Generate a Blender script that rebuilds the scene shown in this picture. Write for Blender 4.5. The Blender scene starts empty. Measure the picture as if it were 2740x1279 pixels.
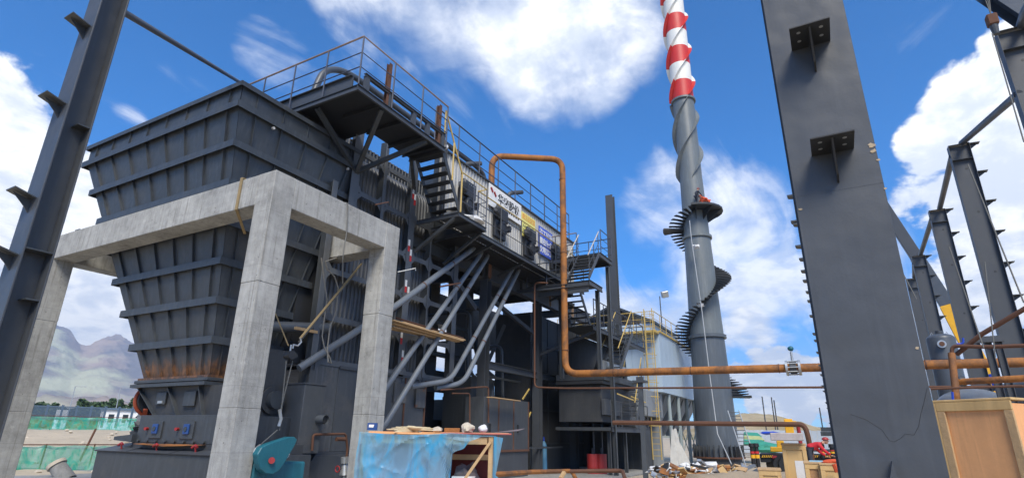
import bpy, bmesh, math, random
from mathutils import Vector, Matrix, noise
random.seed(7)
scene = bpy.context.scene
COL = scene.collection
R = math.radians

# ------------------------------------------------------------------ camera
CAM_LENS_PX, CAM_W, CAM_H = 1504.24, 2740.0, 1279.0
pitch, roll, yaw = .3351758, .01393789, .51172171
EYE = Vector((0, 0, 1.6))
FW = Vector((math.cos(yaw)*math.cos(pitch), math.sin(yaw)*math.cos(pitch), math.sin(pitch)))
r0 = Vector((math.sin(yaw), -math.cos(yaw), 0)); u0 = r0.cross(FW)
RT = r0*math.cos(roll) + u0*math.sin(roll); UP = -r0*math.sin(roll) + u0*math.cos(roll)
cam = bpy.data.cameras.new('camera'); camo = bpy.data.objects.new('camera', cam); COL.objects.link(camo)
cam.sensor_width = 36; cam.lens = 36*CAM_LENS_PX/CAM_W
cam.clip_start = .05; cam.clip_end = 30000
camo.matrix_world = Matrix.Translation(EYE) @ Matrix((RT, UP, -FW)).transposed().to_4x4()
scene.camera = camo

# surveyed sight lines of the photograph, met with real planes of the site
def ray(x, y): return RT*(x-1370) - UP*(y-639.5) + FW*CAM_LENS_PX
def AX(x, y, c): d = ray(x, y); return EYE + d*(c/d.x)
def AY(x, y, c): d = ray(x, y); return EYE + d*(c/d.y)
def AZ(x, y, c): d = ray(x, y); return EYE + d*((c-1.6)/d.z)
def AD(x, y, c): d = ray(x, y); return EYE + d*(c/math.hypot(d.x, d.y))

# ------------------------------------------------------------------ world
SUN_EL, SUN_AZ = R(47), R(216)        # azimuth measured from +X towards +Y
SKY_STRENGTH, SUN_STRENGTH, EXPOSURE = .10, 3.0, .70
scene.view_settings.view_transform = 'Standard'; scene.view_settings.look = 'None'
scene.view_settings.exposure = EXPOSURE; scene.view_settings.gamma = 1
scene.view_settings.use_curve_mapping = False
world = bpy.data.worlds.new('World'); scene.world = world; world.use_nodes = True

class NT:
    """small helper to write node trees"""
    def __init__(s, tree): s.t = tree; s.n = tree.nodes; s.l = tree.links
    def new(s, typ, **kw):
        n = s.n.new(typ)
        for k, v in kw.items():
            if k.startswith('i_'):
                key = k[2:]; key = int(key) if key.isdigit() else key.replace('_', ' ')
                s.set(n.inputs[key], v)
            else: setattr(n, k, v)
        return n
    def set(s, sock, v):
        if isinstance(v, bpy.types.NodeSocket): s.l.new(v, sock)
        else:
            try: sock.default_value = v
            except Exception: sock.default_value = (*v, 1)
    def math(s, op, a, b=None, c=None, clamp=False):
        n = s.new('ShaderNodeMath', operation=op); n.use_clamp = clamp
        s.set(n.inputs[0], a)
        if b is not None: s.set(n.inputs[1], b)
        if c is not None: s.set(n.inputs[2], c)
        return n.outputs[0]
    def vm(s, op, a, b=None):
        n = s.new('ShaderNodeVectorMath', operation=op); s.set(n.inputs[0], a)
        if b is not None: s.set(n.inputs[1], b)
        return n.outputs['Value'] if op in ('DOT_PRODUCT', 'LENGTH') else n.outputs[0]
    def step(s, v, lo, hi, a=0, b=1, smooth=True):
        n = s.new('ShaderNodeMapRange'); n.interpolation_type = 'SMOOTHSTEP' if smooth else 'LINEAR'
        for i, q in enumerate((v, lo, hi, a, b)): s.set(n.inputs[i], q)
        return n.outputs[0]
    def mix(s, f, a, b):
        n = s.new('ShaderNodeMix', data_type='RGBA'); s.set(n.inputs[0], f); s.set(n.inputs[6], a); s.set(n.inputs[7], b)
        return n.outputs[2]
    def noise(s, vec, scale, detail=4, rough=.55, dist=0):
        n = s.new('ShaderNodeTexNoise'); s.set(n.inputs['Vector'], vec)
        n.inputs['Scale'].default_value = scale; n.inputs['Detail'].default_value = detail
        n.inputs['Roughness'].default_value = rough; n.inputs['Distortion'].default_value = dist
        return n.outputs[0]

w = NT(world.node_tree); w.n.clear()
sky = w.new('ShaderNodeTexSky', sky_type='NISHITA', sun_disc=False, sun_elevation=SUN_EL,
            sun_rotation=math.pi/2 - SUN_AZ, altitude=3000, air_density=1.0, dust_density=.2, ozone_density=4.0)
geo = w.new('ShaderNodeTexCoord').outputs['Generated']
sep = w.new('ShaderNodeSeparateXYZ', i_0=geo)
zc = w.math('MAXIMUM', sep.outputs[2], .02)
# cloud sheet: direction projected on a high flat layer, so that clouds flatten towards the horizon
inv = w.math('DIVIDE', 1.0, w.math('ADD', zc, .35))
sheet = w.new('ShaderNodeVectorMath', operation='SCALE'); w.set(sheet.inputs[0], geo); w.set(sheet.inputs[3], inv)
sheet = sheet.outputs[0]
n1 = w.noise(sheet, 2.6, 8, .58, .25)
n2 = w.noise(sheet, 7.5, 6, .6, .3)
n3 = w.noise(w.vm('MULTIPLY', sheet, (1.0, 2.4, 1.0)), 2.0, 7, .6, .9)
def blobs(lst):
    tot = None
    for (px, py, rad, amp) in lst:
        d = ray(px, py).normalized(); s = rad/CAM_LENS_PX
        c = w.vm('DOT_PRODUCT', geo, tuple(d))
        v = w.step(c, math.cos(s*1.25), 1-.05*(1-math.cos(s)), 0, amp)
        tot = v if tot is None else w.math('MAXIMUM', tot, v)
    return tot
soft = blobs([(1330, 20, 250, .50), (1490, 40, 260, .62), (1450, 170, 180, .62), (1560, 180, 160, .60), (1640, 90, 160, .52), (1180, -40, 280, .50), (1000, -60, 200, .46), (1230, 90, 160, .40), (1330, 130, 140, .42),
               (230, 800, 190, .8), (330, 760, 120, .6), (20, 900, 230, .8), (320, 860, 120, .7), (400, 700, 90, .3), (1230, 890, 130, .85), (1335, 950, 90, .85), (-100, 760, 300, .7), (2010, 880, 80, .55), (1950, 890, 60, .5)])
dense = blobs([(40, 500, 150, .62), (180, 520, 130, .6), (-150, 450, 260, .7),
               (2700, 330, 165, .74), (2600, 330, 110, .66), (2520, 390, 95, .70), (2450, 400, 50, .56), (2650, 520, 150, .7), (2722, 130, 70, .62), (2720, 700, 170, .6), (2900, 500, 320, .75), (2560, 700, 120, .45), (2640, 220, 60, .52),
               (2440, 545, 62, .55), (2520, 490, 60, .55), (2450, 500, 40, .45), (2600, 900, 110, .55), (2450, 950, 120, .6), (2700, 950, 120, .5),
               (2100, 1040, 110, .78), (2250, 1050, 110, .7), (1990, 1000, 60, .5), (2030, 970, 50, .5)])
wispy = blobs([(1080, 60, 230, .36), (1240, 160, 180, .36), (1180, 250, 130, .26), (700, 110, 70, .34), (760, 150, 80, .32), (820, 200, 70, .2), (340, 335, 45, .3), (1340, 300, 100, .25),
               (1840, 580, 200, .50), (1950, 640, 230, .60), (2060, 560, 170, .38), (1960, 780, 260, .56), (1780, 700, 160, .4), (1760, 860, 140, .6), (1880, 950, 200, .55), (1620, 900, 160, .6), (2040, 700, 200, .42),
               (2100, 900, 220, .4), (2440, 760, 160, .35), (1350, 900, 200, .5), (1000, 900, 300, .5), (1500, 950, 200, .6), (300, 900, 260, .6), (1900, 470, 60, .32)])
outside = w.step(w.vm('DOT_PRODUCT', geo, tuple(FW)), .62, .40, 0, .26)  # unseen extra cloud cover, added beyond the view to whiten the fill light
n1s = w.math('SUBTRACT', n1, .5); n2s = w.math('SUBTRACT', n2, .5); n3s = w.math('SUBTRACT', n3, .5)
n4s = w.math('SUBTRACT', w.noise(sheet, 19, 7, .62, .2), .5)
f0 = w.math('MULTIPLY_ADD', n1s, 1.0, soft); f0 = w.math('MULTIPLY_ADD', n3s, .55, f0); f0 = w.math('MULTIPLY_ADD', n2s, .25, f0)
m0 = w.step(f0, .14, .66)
f1 = w.math('MULTIPLY_ADD', n1s, 1.1, dense); f1 = w.math('MULTIPLY_ADD', n4s, .34, f1); f1 = w.math('MULTIPLY_ADD', n2s, .62, f1); f1 = w.math('ADD', f1, outside)
m1 = w.math('MAXIMUM', w.step(f1, .27, .44), m0)
f2 = w.math('MULTIPLY_ADD', n3s, 1.5, wispy); f2 = w.math('MULTIPLY_ADD', n2s, .35, f2)
m2 = w.step(f2, .18, .75, 0, .85)
mask = w.math('MAXIMUM', m1, m2)
# thin veil towards the horizon
veil = w.step(sep.outputs[2], .0, .20, .55, 0)
mask = w.math('MAXIMUM', mask, veil)
body = w.step(w.math('ADD', w.math('MULTIPLY_ADD', n2s, 2.2, w.math('MULTIPLY', n1s, 1.6)), w.math('MULTIPLY', n4s, .8)), -.32, .30, 0, 1)
ccol = w.mix(body, (.66, .71, .80, 1), (1, 1, .99, 1))
cl = w.new('ShaderNodeVectorMath', operation='SCALE'); w.set(cl.inputs[0], ccol); cl.inputs[3].default_value = 9.3
skyc = w.mix(1.0, sky.outputs[0], (0, 0, 0, 1))
sk = w.new('ShaderNodeVectorMath', operation='MULTIPLY'); w.set(sk.inputs[0], sky.outputs[0]); sk.inputs[1].default_value = (.17, 1.04, 1.60)
fin = w.mix(mask, sk.outputs[0], cl.outputs[0])
bg = w.new('ShaderNodeBackground', i_0=fin); bg.inputs[1].default_value = SKY_STRENGTH
w.l.new(bg.outputs[0], w.new('ShaderNodeOutputWorld').inputs[0])

sun = bpy.data.lights.new('sun', 'SUN'); sun.energy = SUN_STRENGTH; sun.angle = R(24); sun.color = (1, .92, .78)
suno = bpy.data.objects.new('sun', sun); COL.objects.link(suno)
sd = Vector((math.cos(SUN_EL)*math.cos(SUN_AZ), math.cos(SUN_EL)*math.sin(SUN_AZ), math.sin(SUN_EL)))
suno.rotation_euler = sd.to_track_quat('Z', 'Y').to_euler()

# ------------------------------------------------------------------ materials
MATS = {}
def mat(name, col, rough=.6, var=.18, vscale=3.0, metal=0, rust=0, rustcol=(.16, .055, .018), rscale=2.5,
        bump=.15, bscale=30, spec=.5, wave=0, streak=0, alpha=1, trans=0, dirt=0, dirtcol=(.22, .17, .11), zrust=None, col2=None):
    if name in MATS: return MATS[name]
    m = bpy.data.materials.new(name); m.use_nodes = True; t = NT(m.node_tree); t.n.clear()
    g = t.new('ShaderNodeNewGeometry').outputs['Position']
    a = t.noise(g, vscale, 5, .6)
    fine = t.noise(g, vscale*9, 3, .6)
    v = t.math('ADD', t.math('MULTIPLY', t.math('SUBTRACT', a, .5), 2.2*var), t.math('MULTIPLY', t.math('SUBTRACT', fine, .5), var))
    base = t.new('ShaderNodeVectorMath', operation='SCALE'); base.inputs[0].default_value = col; t.set(base.inputs[3], t.math('ADD', v, 1.0))
    c = base.outputs[0]
    if col2:
        c = t.mix(t.step(t.noise(g, vscale*.6, 5, .65), .42, .6), c, (*col2, 1))
    if streak:
        sv = t.noise(t.vm('MULTIPLY', g, (9, 9, .7)), 1.0, 4, .6)
        c = t.mix(t.step(sv, .5, .72, 0, streak), c, (*[q*1.6+.01 for q in col], 1))
        sv2 = t.noise(t.vm('MULTIPLY', g, (14, 14, .9)), 1.3, 4, .6)
        c = t.mix(t.step(sv2, .55, .75, 0, streak*.9), c, (*[q*.5 for q in col], 1))
    if dirt:
        c = t.mix(t.step(t.noise(g, 1.7, 6, .7), .5, .7, 0, dirt), c, (*dirtcol, 1))
    if rust:
        rn = t.noise(g, rscale, 7, .68)
        rm = t.step(rn, .74-.34*rust, .82-.34*rust)
        rc = t.mix(t.noise(g, 14, 4, .6), (*[q*.45 for q in rustcol], 1), (*[q*1.7 for q in rustcol], 1))
        c = t.mix(rm, c, rc)
    if zrust:
        sz = t.new('ShaderNodeSeparateXYZ', i_0=g).outputs[2]
        e = t.math('MULTIPLY_ADD', t.math('SUBTRACT', t.noise(t.vm('MULTIPLY', g, (3, 3, .6)), 1.6, 6, .7), .5), zrust[1]*5, sz)
        rc = t.mix(t.step(t.noise(t.vm('MULTIPLY', g, (5, 5, 2)), 1.5, 6, .75), .35, .7), (.035, .022, .015, 1), (.24, .105, .038, 1))
        c = t.mix(t.step(e, zrust[0]+zrust[1], zrust[0]-.15, 0, .93), c, rc)
    p = t.new('ShaderNodeBsdfPrincipled'); t.set(p.inputs['Base Color'], c)
    t.set(p.inputs['Roughness'], t.math('ADD', t.math('MULTIPLY', a, .3), rough-.15)); p.inputs['Metallic'].default_value = metal
    p.inputs['Specular IOR Level'].default_value = spec
    if alpha < 1: p.inputs['Alpha'].default_value = alpha
    if trans: p.inputs['Transmission Weight'].default_value = trans
    if bump:
        b = t.new('ShaderNodeBump'); b.inputs['Strength'].default_value = bump; b.inputs['Distance'].default_value = .02
        t.set(b.inputs['Height'], t.noise(g, bscale, 5, .65)); t.l.new(b.outputs[0], p.inputs['Normal'])
        if wave:
            b2 = t.new('ShaderNodeBump'); b2.inputs['Strength'].default_value = wave; b2.inputs['Distance'].default_value = .06
            t.set(b2.inputs['Height'], t.noise(g, 2.2, 2, .5)); t.l.new(b2.outputs[0], b.inputs['Normal'])
    t.l.new(p.outputs[0], t.new('ShaderNodeOutputMaterial').inputs[0])
    MATS[name] = m; return m

STEEL = mat('dark_grey_paint', (.044, .050, .057), .45, .22, 1.5, streak=.4, bump=.06, wave=.35, rust=.06, dirt=.4, dirtcol=(.085, .085, .083))
STEEL2 = mat('column_grey_paint', (.056, .062, .072), .5, .10, 1.2, bump=.04, dirt=.2, dirtcol=(.10, .10, .10))
BIGCOL = mat('slate_grey_column_paint', (.056, .062, .072), .45, .16, .9, bump=.05, bscale=50, streak=.22, wave=.4, dirt=.3, dirtcol=(.085, .085, .083))
HOPM = mat('hopper_paint', (.043, .050, .059), .45, .14, 1.2, streak=.4, bump=.06, wave=.5, rust=.03, dirt=.4, dirtcol=(.075, .075, .072), zrust=(3.12, .22))
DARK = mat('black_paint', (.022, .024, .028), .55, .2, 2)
SOOT = mat('sooty_steel', (.042, .045, .050), .6, .3, 1.2, dirt=.4, dirtcol=(.075, .07, .062), streak=.3)
CAGE = mat('cage_paint', (.085, .093, .104), .45, .18, 1.5, streak=.3, dirt=.35, dirtcol=(.12, .12, .118), bump=.05)
TUBEM = mat('wall_tube_paint', (.078, .084, .094), .45, .3, 1.5, streak=.5, dirt=.3, dirtcol=(.12, .12, .12), bump=.05)
CASING = mat('casing_steel', (.060, .066, .074), .45, .2, 1.1, rust=.22, dirt=.45, dirtcol=(.11, .105, .10), streak=.35)
CASINGR = mat('weathered_casing', (.075, .080, .086), .5, .25, 1.0, rust=.4, dirt=.6, dirtcol=(.17, .15, .13), streak=.7)
PIPE = mat('grey_tube_paint', (.150, .170, .195), .4, .15, 2, bump=.04, dirt=.3, dirtcol=(.10, .10, .11))
PIPED = mat('dark_tube_paint', (.075, .085, .098), .4, .15, 2, bump=.04)
RUSTPIPE = mat('rusty_orange_pipe', (.34, .130, .028), .75, .32, 2.6, bump=.25, bscale=40, col2=(.17, .075, .03), streak=.3)
RUST = mat('brown_rust', (.115, .052, .03), .85, .35, 4, bump=.3, bscale=60)
RUSTR = mat('rusty_rail', (.27, .19, .14), .8, .4, 5, rust=.12)
YELLOW = mat('yellow_paint', (.52, .37, .11), .5, .2, 4, dirt=.4, dirtcol=(.35, .25, .10))
YELL2 = mat('crane_yellow', (.80, .42, .02), .4, .1, 3, dirt=.2)
BLUEP = mat('crane_blue', (.02, .06, .42), .4, .1, 3)
RAILB = mat('rail_blue_grey', (.045, .055, .085), .45, .1, 3)
GALV = mat('galvanised_steel', (.45, .47, .48), .4, .1, 6, metal=.6)
WHITE = mat('white_paint', (.78, .78, .76), .5, .06, 5, dirt=.15)
WHITER = mat('tape_red', (.55, .03, .03), .5, .1, 5)
REDP = mat('red_paint', (.32, .025, .025), .45, .15, 5, dirt=.2, dirtcol=(.2, .05, .04))
BLUEK = mat('blue_plastic', (.015, .06, .22), .4, .1, 5)
TEAL = mat('teal_paint', (.012, .12, .16), .45, .2, 3, streak=.3, rust=.12, dirt=.35, dirtcol=(.04, .12, .14))
STRAKER = mat('stack_red', (.52, .026, .022), .5, .14, 1.5, streak=.25, dirt=.35, dirtcol=(.4, .05, .04))
STRAKEW = mat('stack_white', (.72, .72, .68), .5, .08, 1.5, streak=.12, dirt=.4, dirtcol=(.55, .55, .52))
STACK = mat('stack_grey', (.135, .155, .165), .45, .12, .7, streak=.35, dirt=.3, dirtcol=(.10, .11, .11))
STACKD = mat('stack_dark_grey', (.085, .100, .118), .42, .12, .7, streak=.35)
CLAD = mat('ribbed_sheet', (.42, .42, .41), .42, .08, 1.5, dirt=.35, dirtcol=(.33, .32, .30), streak=.25)
BLUECLAD = mat('pale_blue_panel', (.40, .50, .60), .4, .05, 1, dirt=.15, dirtcol=(.36, .44, .50))
GREYCLAD = mat('grey_panel', (.23, .25, .27), .5, .1, 1, streak=.2)
WOOD = mat('raw_timber', (.50, .33, .17), .8, .25, 6, bump=.3, bscale=40, dirt=.3, dirtcol=(.3, .2, .12))
PLY = mat('plywood', (.74, .37, .16), .7, .12, 2.0, bump=.1, dirt=.3, dirtcol=(.60, .31, .15), streak=.3)
PALEPLY = mat('pale_crate_board', (.56, .37, .16), .7, .12, 2.0, bump=.1, streak=.3)
ROPE = mat('hemp_webbing', (.30, .22, .11), .9, .25, 9)
CABLE = mat('cable_grey', (.14, .14, .13), .7, .2, 9)
BLACK = mat('black_rubber', (.012, .012, .014), .6, .1, 5)
STONE = mat('pale_stone', (.55, .48, .38), .9, .2, 7, bump=.6, bscale=18)
SACK = mat('white_sack', (.66, .66, .66), .8, .1, 5, bump=.3, bscale=12)
SAND = mat('sandy_soil', (.46, .38, .27), .95, .3, .35, bump=.6, bscale=3, dirt=.5, dirtcol=(.30, .24, .17))
PEOPLEO = mat('orange_workwear', (.60, .09, .03), .8, .15, 6)
SKIN = mat('skin', (.45, .25, .17), .6, .05, 6)
FENCEB = mat('fence_blue', (.10, .15, .21), .5, .1, 4)
SIGNY = mat('sign_yellow', (.80, .74, .22), .5, .05, 4)
SIGNO = mat('sign_orange', (.75, .36, .06), .5, .05, 4)
SIGNB = mat('sign_blue', (.06, .12, .58), .5, .05, 4)
PRINT = mat('black_print', (.03, .03, .03), .6, .05, 4)
GLASSD = mat('dark_glass', (.03, .04, .05), .1, .05, 4)

def concrete_mat(name, base=(.40, .39, .36)):
    m = bpy.data.materials.new(name); m.use_nodes = True; t = NT(m.node_tree); t.n.clear()
    g = t.new('ShaderNodeNewGeometry').outputs['Position']
    big = t.noise(g, .9, 6, .65); med = t.noise(g, 5, 6, .7); fine = t.noise(g, 45, 4, .6)
    vert = t.noise(t.vm('MULTIPLY', g, (7, 7, .45)), 1, 5, .65)
    hor = t.noise(t.vm('MULTIPLY', g, (.8, .8, 9)), 1, 3, .6)
    v = t.math('MULTIPLY_ADD', t.math('SUBTRACT', big, .5), 1.25, 1.0)
    v = t.math('MULTIPLY_ADD', t.math('SUBTRACT', med, .5), .85, v)
    v = t.math('MULTIPLY_ADD', t.math('SUBTRACT', vert, .5), .7, v)
    v = t.math('MULTIPLY_ADD', t.math('SUBTRACT', hor, .5), .22, v)
    v = t.math('MULTIPLY_ADD', t.math('SUBTRACT', fine, .5), .18, v)
    s = t.new('ShaderNodeVectorMath', operation='SCALE'); s.inputs[0].default_value = base; t.set(s.inputs[3], v)
    c = t.mix(t.step(med, .62, .72, 0, .4), s.outputs[0], (.25, .235, .21, 1))
    vor = t.new('ShaderNodeTexVoronoi', i_Vector=g); vor.inputs['Scale'].default_value = 5
    c = t.mix(t.step(vor.outputs[0], .10, .055, 0, .75), c, (.13, .125, .12, 1))
    drip = t.noise(t.vm('MULTIPLY', g, (11, 11, .35)), 1.2, 5, .7)
    c = t.mix(t.step(drip, .53, .68, 0, .6), c, (.17, .16, .14, 1))
    c = t.mix(t.step(t.noise(g, 2.6, 6, .75), .56, .68, 0, .45), c, (.52, .51, .48, 1))
    szz = t.new('ShaderNodeSeparateXYZ', i_0=g).outputs[2]
    ln = t.math('PINGPONG', szz, .61); c = t.mix(t.step(ln, .012, .0, 0, .35), c, (.16, .155, .145, 1))
    p = t.new('ShaderNodeBsdfPrincipled'); t.set(p.inputs['Base Color'], c); p.inputs['Roughness'].default_value = .88
    h = t.math('MULTIPLY_ADD', t.math('SUBTRACT', 0.0, t.step(vor.outputs[0], .10, .05)), .5, t.math('ADD', fine, med))
    b = t.new('ShaderNodeBump', i_Height=h); b.inputs['Strength'].default_value = .35; b.inputs['Distance'].default_value = .02
    t.l.new(b.outputs[0], p.inputs['Normal']); t.l.new(p.outputs[0], t.new('ShaderNodeOutputMaterial').inputs[0])
    return m
CONC = concrete_mat('cast_concrete', (.335, .333, .315))
CONCD = concrete_mat('dull_concrete', (.27, .265, .25))

def film_mat(name, col, al, fold=True):
    m = bpy.data.materials.new(name); m.use_nodes = True; t = NT(m.node_tree); t.n.clear()
    g = t.new('ShaderNodeNewGeometry').outputs['Position']
    st = t.noise(t.vm('MULTIPLY', g, (3.2, 3.2, 1.1)), 1.0, 3, .5, 1.6)
    cc = t.mix(t.step(st, .38, .66), (min(1, col[0]*1.9+.12), min(1, col[1]*1.12+.06), min(1, col[2]+.04), 1), (col[0]*.5, col[1]*.85, col[2], 1))
    d = t.new('ShaderNodeBsdfDiffuse', i_0=cc); tl = t.new('ShaderNodeBsdfTranslucent', i_0=cc)
    gl = t.new('ShaderNodeBsdfGlossy', i_0=(.8, .85, .9, 1)); gl.inputs['Roughness'].default_value = .3
    tr = t.new('ShaderNodeBsdfTransparent', i_0=(min(1, col[0]+.35), min(1, col[1]+.25), 1, 1))
    a = t.new('ShaderNodeMixShader', i_0=.35); t.l.new(d.outputs[0], a.inputs[1]); t.l.new(tl.outputs[0], a.inputs[2])
    b = t.new('ShaderNodeMixShader', i_0=.025); t.l.new(a.outputs[0], b.inputs[1]); t.l.new(gl.outputs[0], b.inputs[2])
    lw = t.new('ShaderNodeLayerWeight'); lw.inputs[0].default_value = .5
    op = t.math('ADD', t.step(st, .36, .66, al-.28, al+.2), t.step(lw.outputs['Facing'], .35, .8, 0, .4), clamp=True)
    c = t.new('ShaderNodeMixShader'); t.set(c.inputs[0], op)
    t.l.new(tr.outputs[0], c.inputs[1]); t.l.new(b.outputs[0], c.inputs[2])
    t.l.new(c.outputs[0], t.new('ShaderNodeOutputMaterial').inputs[0]); return m
FILM = film_mat('blue_plastic_sheet', (.15, .52, .76), .60)
NET = film_mat('green_dust_net', (.10, .48, .27), .66)

# ------------------------------------------------------------------ mesh builder
def V(*a): return Vector(a)
def frame(d, up=(0, 0, 1)):
    d = d.normalized(); up = Vector(up)
    if abs(d.dot(up)) > .98: up = Vector((0, 1, 0)) if abs(d.y) < .9 else Vector((1, 0, 0))
    s = d.cross(up).normalized(); u = s.cross(d).normalized(); return d, s, u

class MB:
    def __init__(s): s.v = []; s.f = []
    def add(s, vs, fs):
        o = len(s.v); s.v += [Vector(q) for q in vs]; s.f += [tuple(i+o for i in f) for f in fs]; return s
    def box(s, x0, x1, y0, y1, z0, z1):
        vs = [(x, y, z) for z in (z0, z1) for y in (y0, y1) for x in (x0, x1)]
        return s.add(vs, [(0, 2, 3, 1), (4, 5, 7, 6), (0, 1, 5, 4), (2, 6, 7, 3), (0, 4, 6, 2), (1, 3, 7, 5)])
    def beam(s, p, q, w, h=None, up=(0, 0, 1)):
        h = h or w; p = Vector(p); q = Vector(q); d, a, b = frame(q-p, up)
        vs = [c + a*i*w/2 + b*j*h/2 for c in (p, q) for j in (-1, 1) for i in (-1, 1)]
        return s.add(vs, [(0, 1, 3, 2), (4, 6, 7, 5), (0, 4, 5, 1), (2, 3, 7, 6), (0, 2, 6, 4), (1, 5, 7, 3)])
    def hsec(s, p, q, w, h, up=(0, 0, 1), tf=.016, tw=.012):
        p = Vector(p); q = Vector(q); d, a, b = frame(q-p, up)
        for k in (-1, 1): s.beam(p + b*k*(h-tf)/2, q + b*k*(h-tf)/2, w, tf, up)
        return s.beam(p, q, tw, h-2*tf, up)
    def prism(s, pts, vec):
        n = len(pts); vec = Vector(vec); pts = [Vector(q) for q in pts]
        return s.add(pts + [q+vec for q in pts], [tuple(range(n))[::-1], tuple(range(n, 2*n))] + [(i, (i+1) % n, n+(i+1) % n, n+i) for i in range(n)])
    def quad(s, *p): return s.add(p, [tuple(range(len(p)))])
    def tube(s, pts, r, n=10, cap=True):
        pts = [Vector(q) for q in pts]; m = len(pts); rs = r if isinstance(r, (list, tuple)) else [r]*m
        o = len(s.v); prev = None
        for i, p in enumerate(pts):
            t = (pts[min(i+1, m-1)] - pts[max(i-1, 0)]).normalized()
            if prev is None: _, a, b = frame(t)
            else:
                a = (prev - t*prev.dot(t)); a = a.normalized() if a.length > 1e-6 else frame(t)[1]; b = a.cross(t)
            prev = a
            for k in range(n):
                an = 2*math.pi*k/n; s.v.append(p + (a*math.cos(an) + b*math.sin(an))*rs[i])
        for i in range(m-1):
            for k in range(n):
                k2 = (k+1) % n; s.f.append((o+i*n+k, o+i*n+k2, o+(i+1)*n+k2, o+(i+1)*n+k))
        if cap: s.f.append(tuple(o+k for k in range(n))[::-1]); s.f.append(tuple(o+(m-1)*n+k for k in range(n)))
        return s
    def cyl(s, p, q, r, r2=None, n=24): return s.tube([p, q], [r, r if r2 is None else r2], n)
    def blob(s, c, sx, sy, sz, amp=.15, n=12, seed=0, fl=None):
        o = len(s.v); c = Vector(c)
        for i in range(n//2+1):
            th = math.pi*i/(n//2)
            for k in range(n):
                ph = 2*math.pi*k/n; d = Vector((math.sin(th)*math.cos(ph), math.sin(th)*math.sin(ph), math.cos(th)))
                q = 1 + amp*noise.noise(d*1.7 + Vector((seed*3.1, seed, 0)))*2
                z = d.z*sz*q
                if fl is not None: z = max(z, -fl)
                s.v.append(c + Vector((d.x*sx*q, d.y*sy*q, z)))
        for i in range(n//2):
            for k in range(n):
                k2 = (k+1) % n; s.f.append((o+i*n+k, o+(i+1)*n+k, o+(i+1)*n+k2, o+i*n+k2))
        return s
    def build(s, name, m, parent=None, smooth=False, bevel=0, label=None, kind=None, cat=None, group=None):
        me = bpy.data.meshes.new(name); org = Vector((0, 0, 0))
        if parent is not None: org = world_loc(parent)
        me.from_pydata([tuple(q-org) for q in s.v], [], s.f)
        me.materials.append(m); bm = bmesh.new(); bm.from_mesh(me); bmesh.ops.recalc_face_normals(bm, faces=bm.faces)
        if bevel:
            bmesh.ops.bevel(bm, geom=[e for e in bm.edges if e.is_manifold and e.calc_face_angle(0) > .6], offset=bevel, segments=1, affect='EDGES', profile=.5)
        bm.to_mesh(me); bm.free()
        if smooth:
            me.shade_smooth(); me.set_sharp_from_angle(angle=R(38))
        o = bpy.data.objects.new(name, me); COL.objects.link(o); o.parent = parent
        if label: o['label'] = label
        if kind: o['kind'] = kind
        if cat: o['category'] = cat
        if group: o['group'] = group
        return o
LOCS = {}
def world_loc(o):
    p = Vector(o.location)
    while o.parent is not None: o = o.parent; p += Vector(o.location)
    return p
def thing(name, label, cat, loc=(0, 0, 0), group=None):
    o = bpy.data.objects.new(name, None); COL.objects.link(o); o.location = loc; o.empty_display_size = .3
    o['label'] = label; o['category'] = cat
    if group: o['group'] = group
    return o
def fillet(pts, rad, seg=6):
    pts = [Vector(p) for p in pts]; out = [pts[0]]
    for i in range(1, len(pts)-1):
        p, a, b = pts[i], pts[i-1], pts[i+1]; u = (a-p); v = (b-p); r = min(rad, u.length*.49, v.length*.49)
        s0 = p + u.normalized()*r; s1 = p + v.normalized()*r
        for k in range(seg+1):
            t = k/seg; out.append(s0*(1-t)**2 + p*2*t*(1-t) + s1*t**2)
    out.append(pts[-1]); return out
def lerp(a, b, t): return Vector(a)*(1-t) + Vector(b)*t
def copy_part(o, delta, parent, name=None):
    c = o.copy(); COL.objects.link(c); c.parent = parent; c.location = Vector(o.location) + Vector(delta); return c

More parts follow.
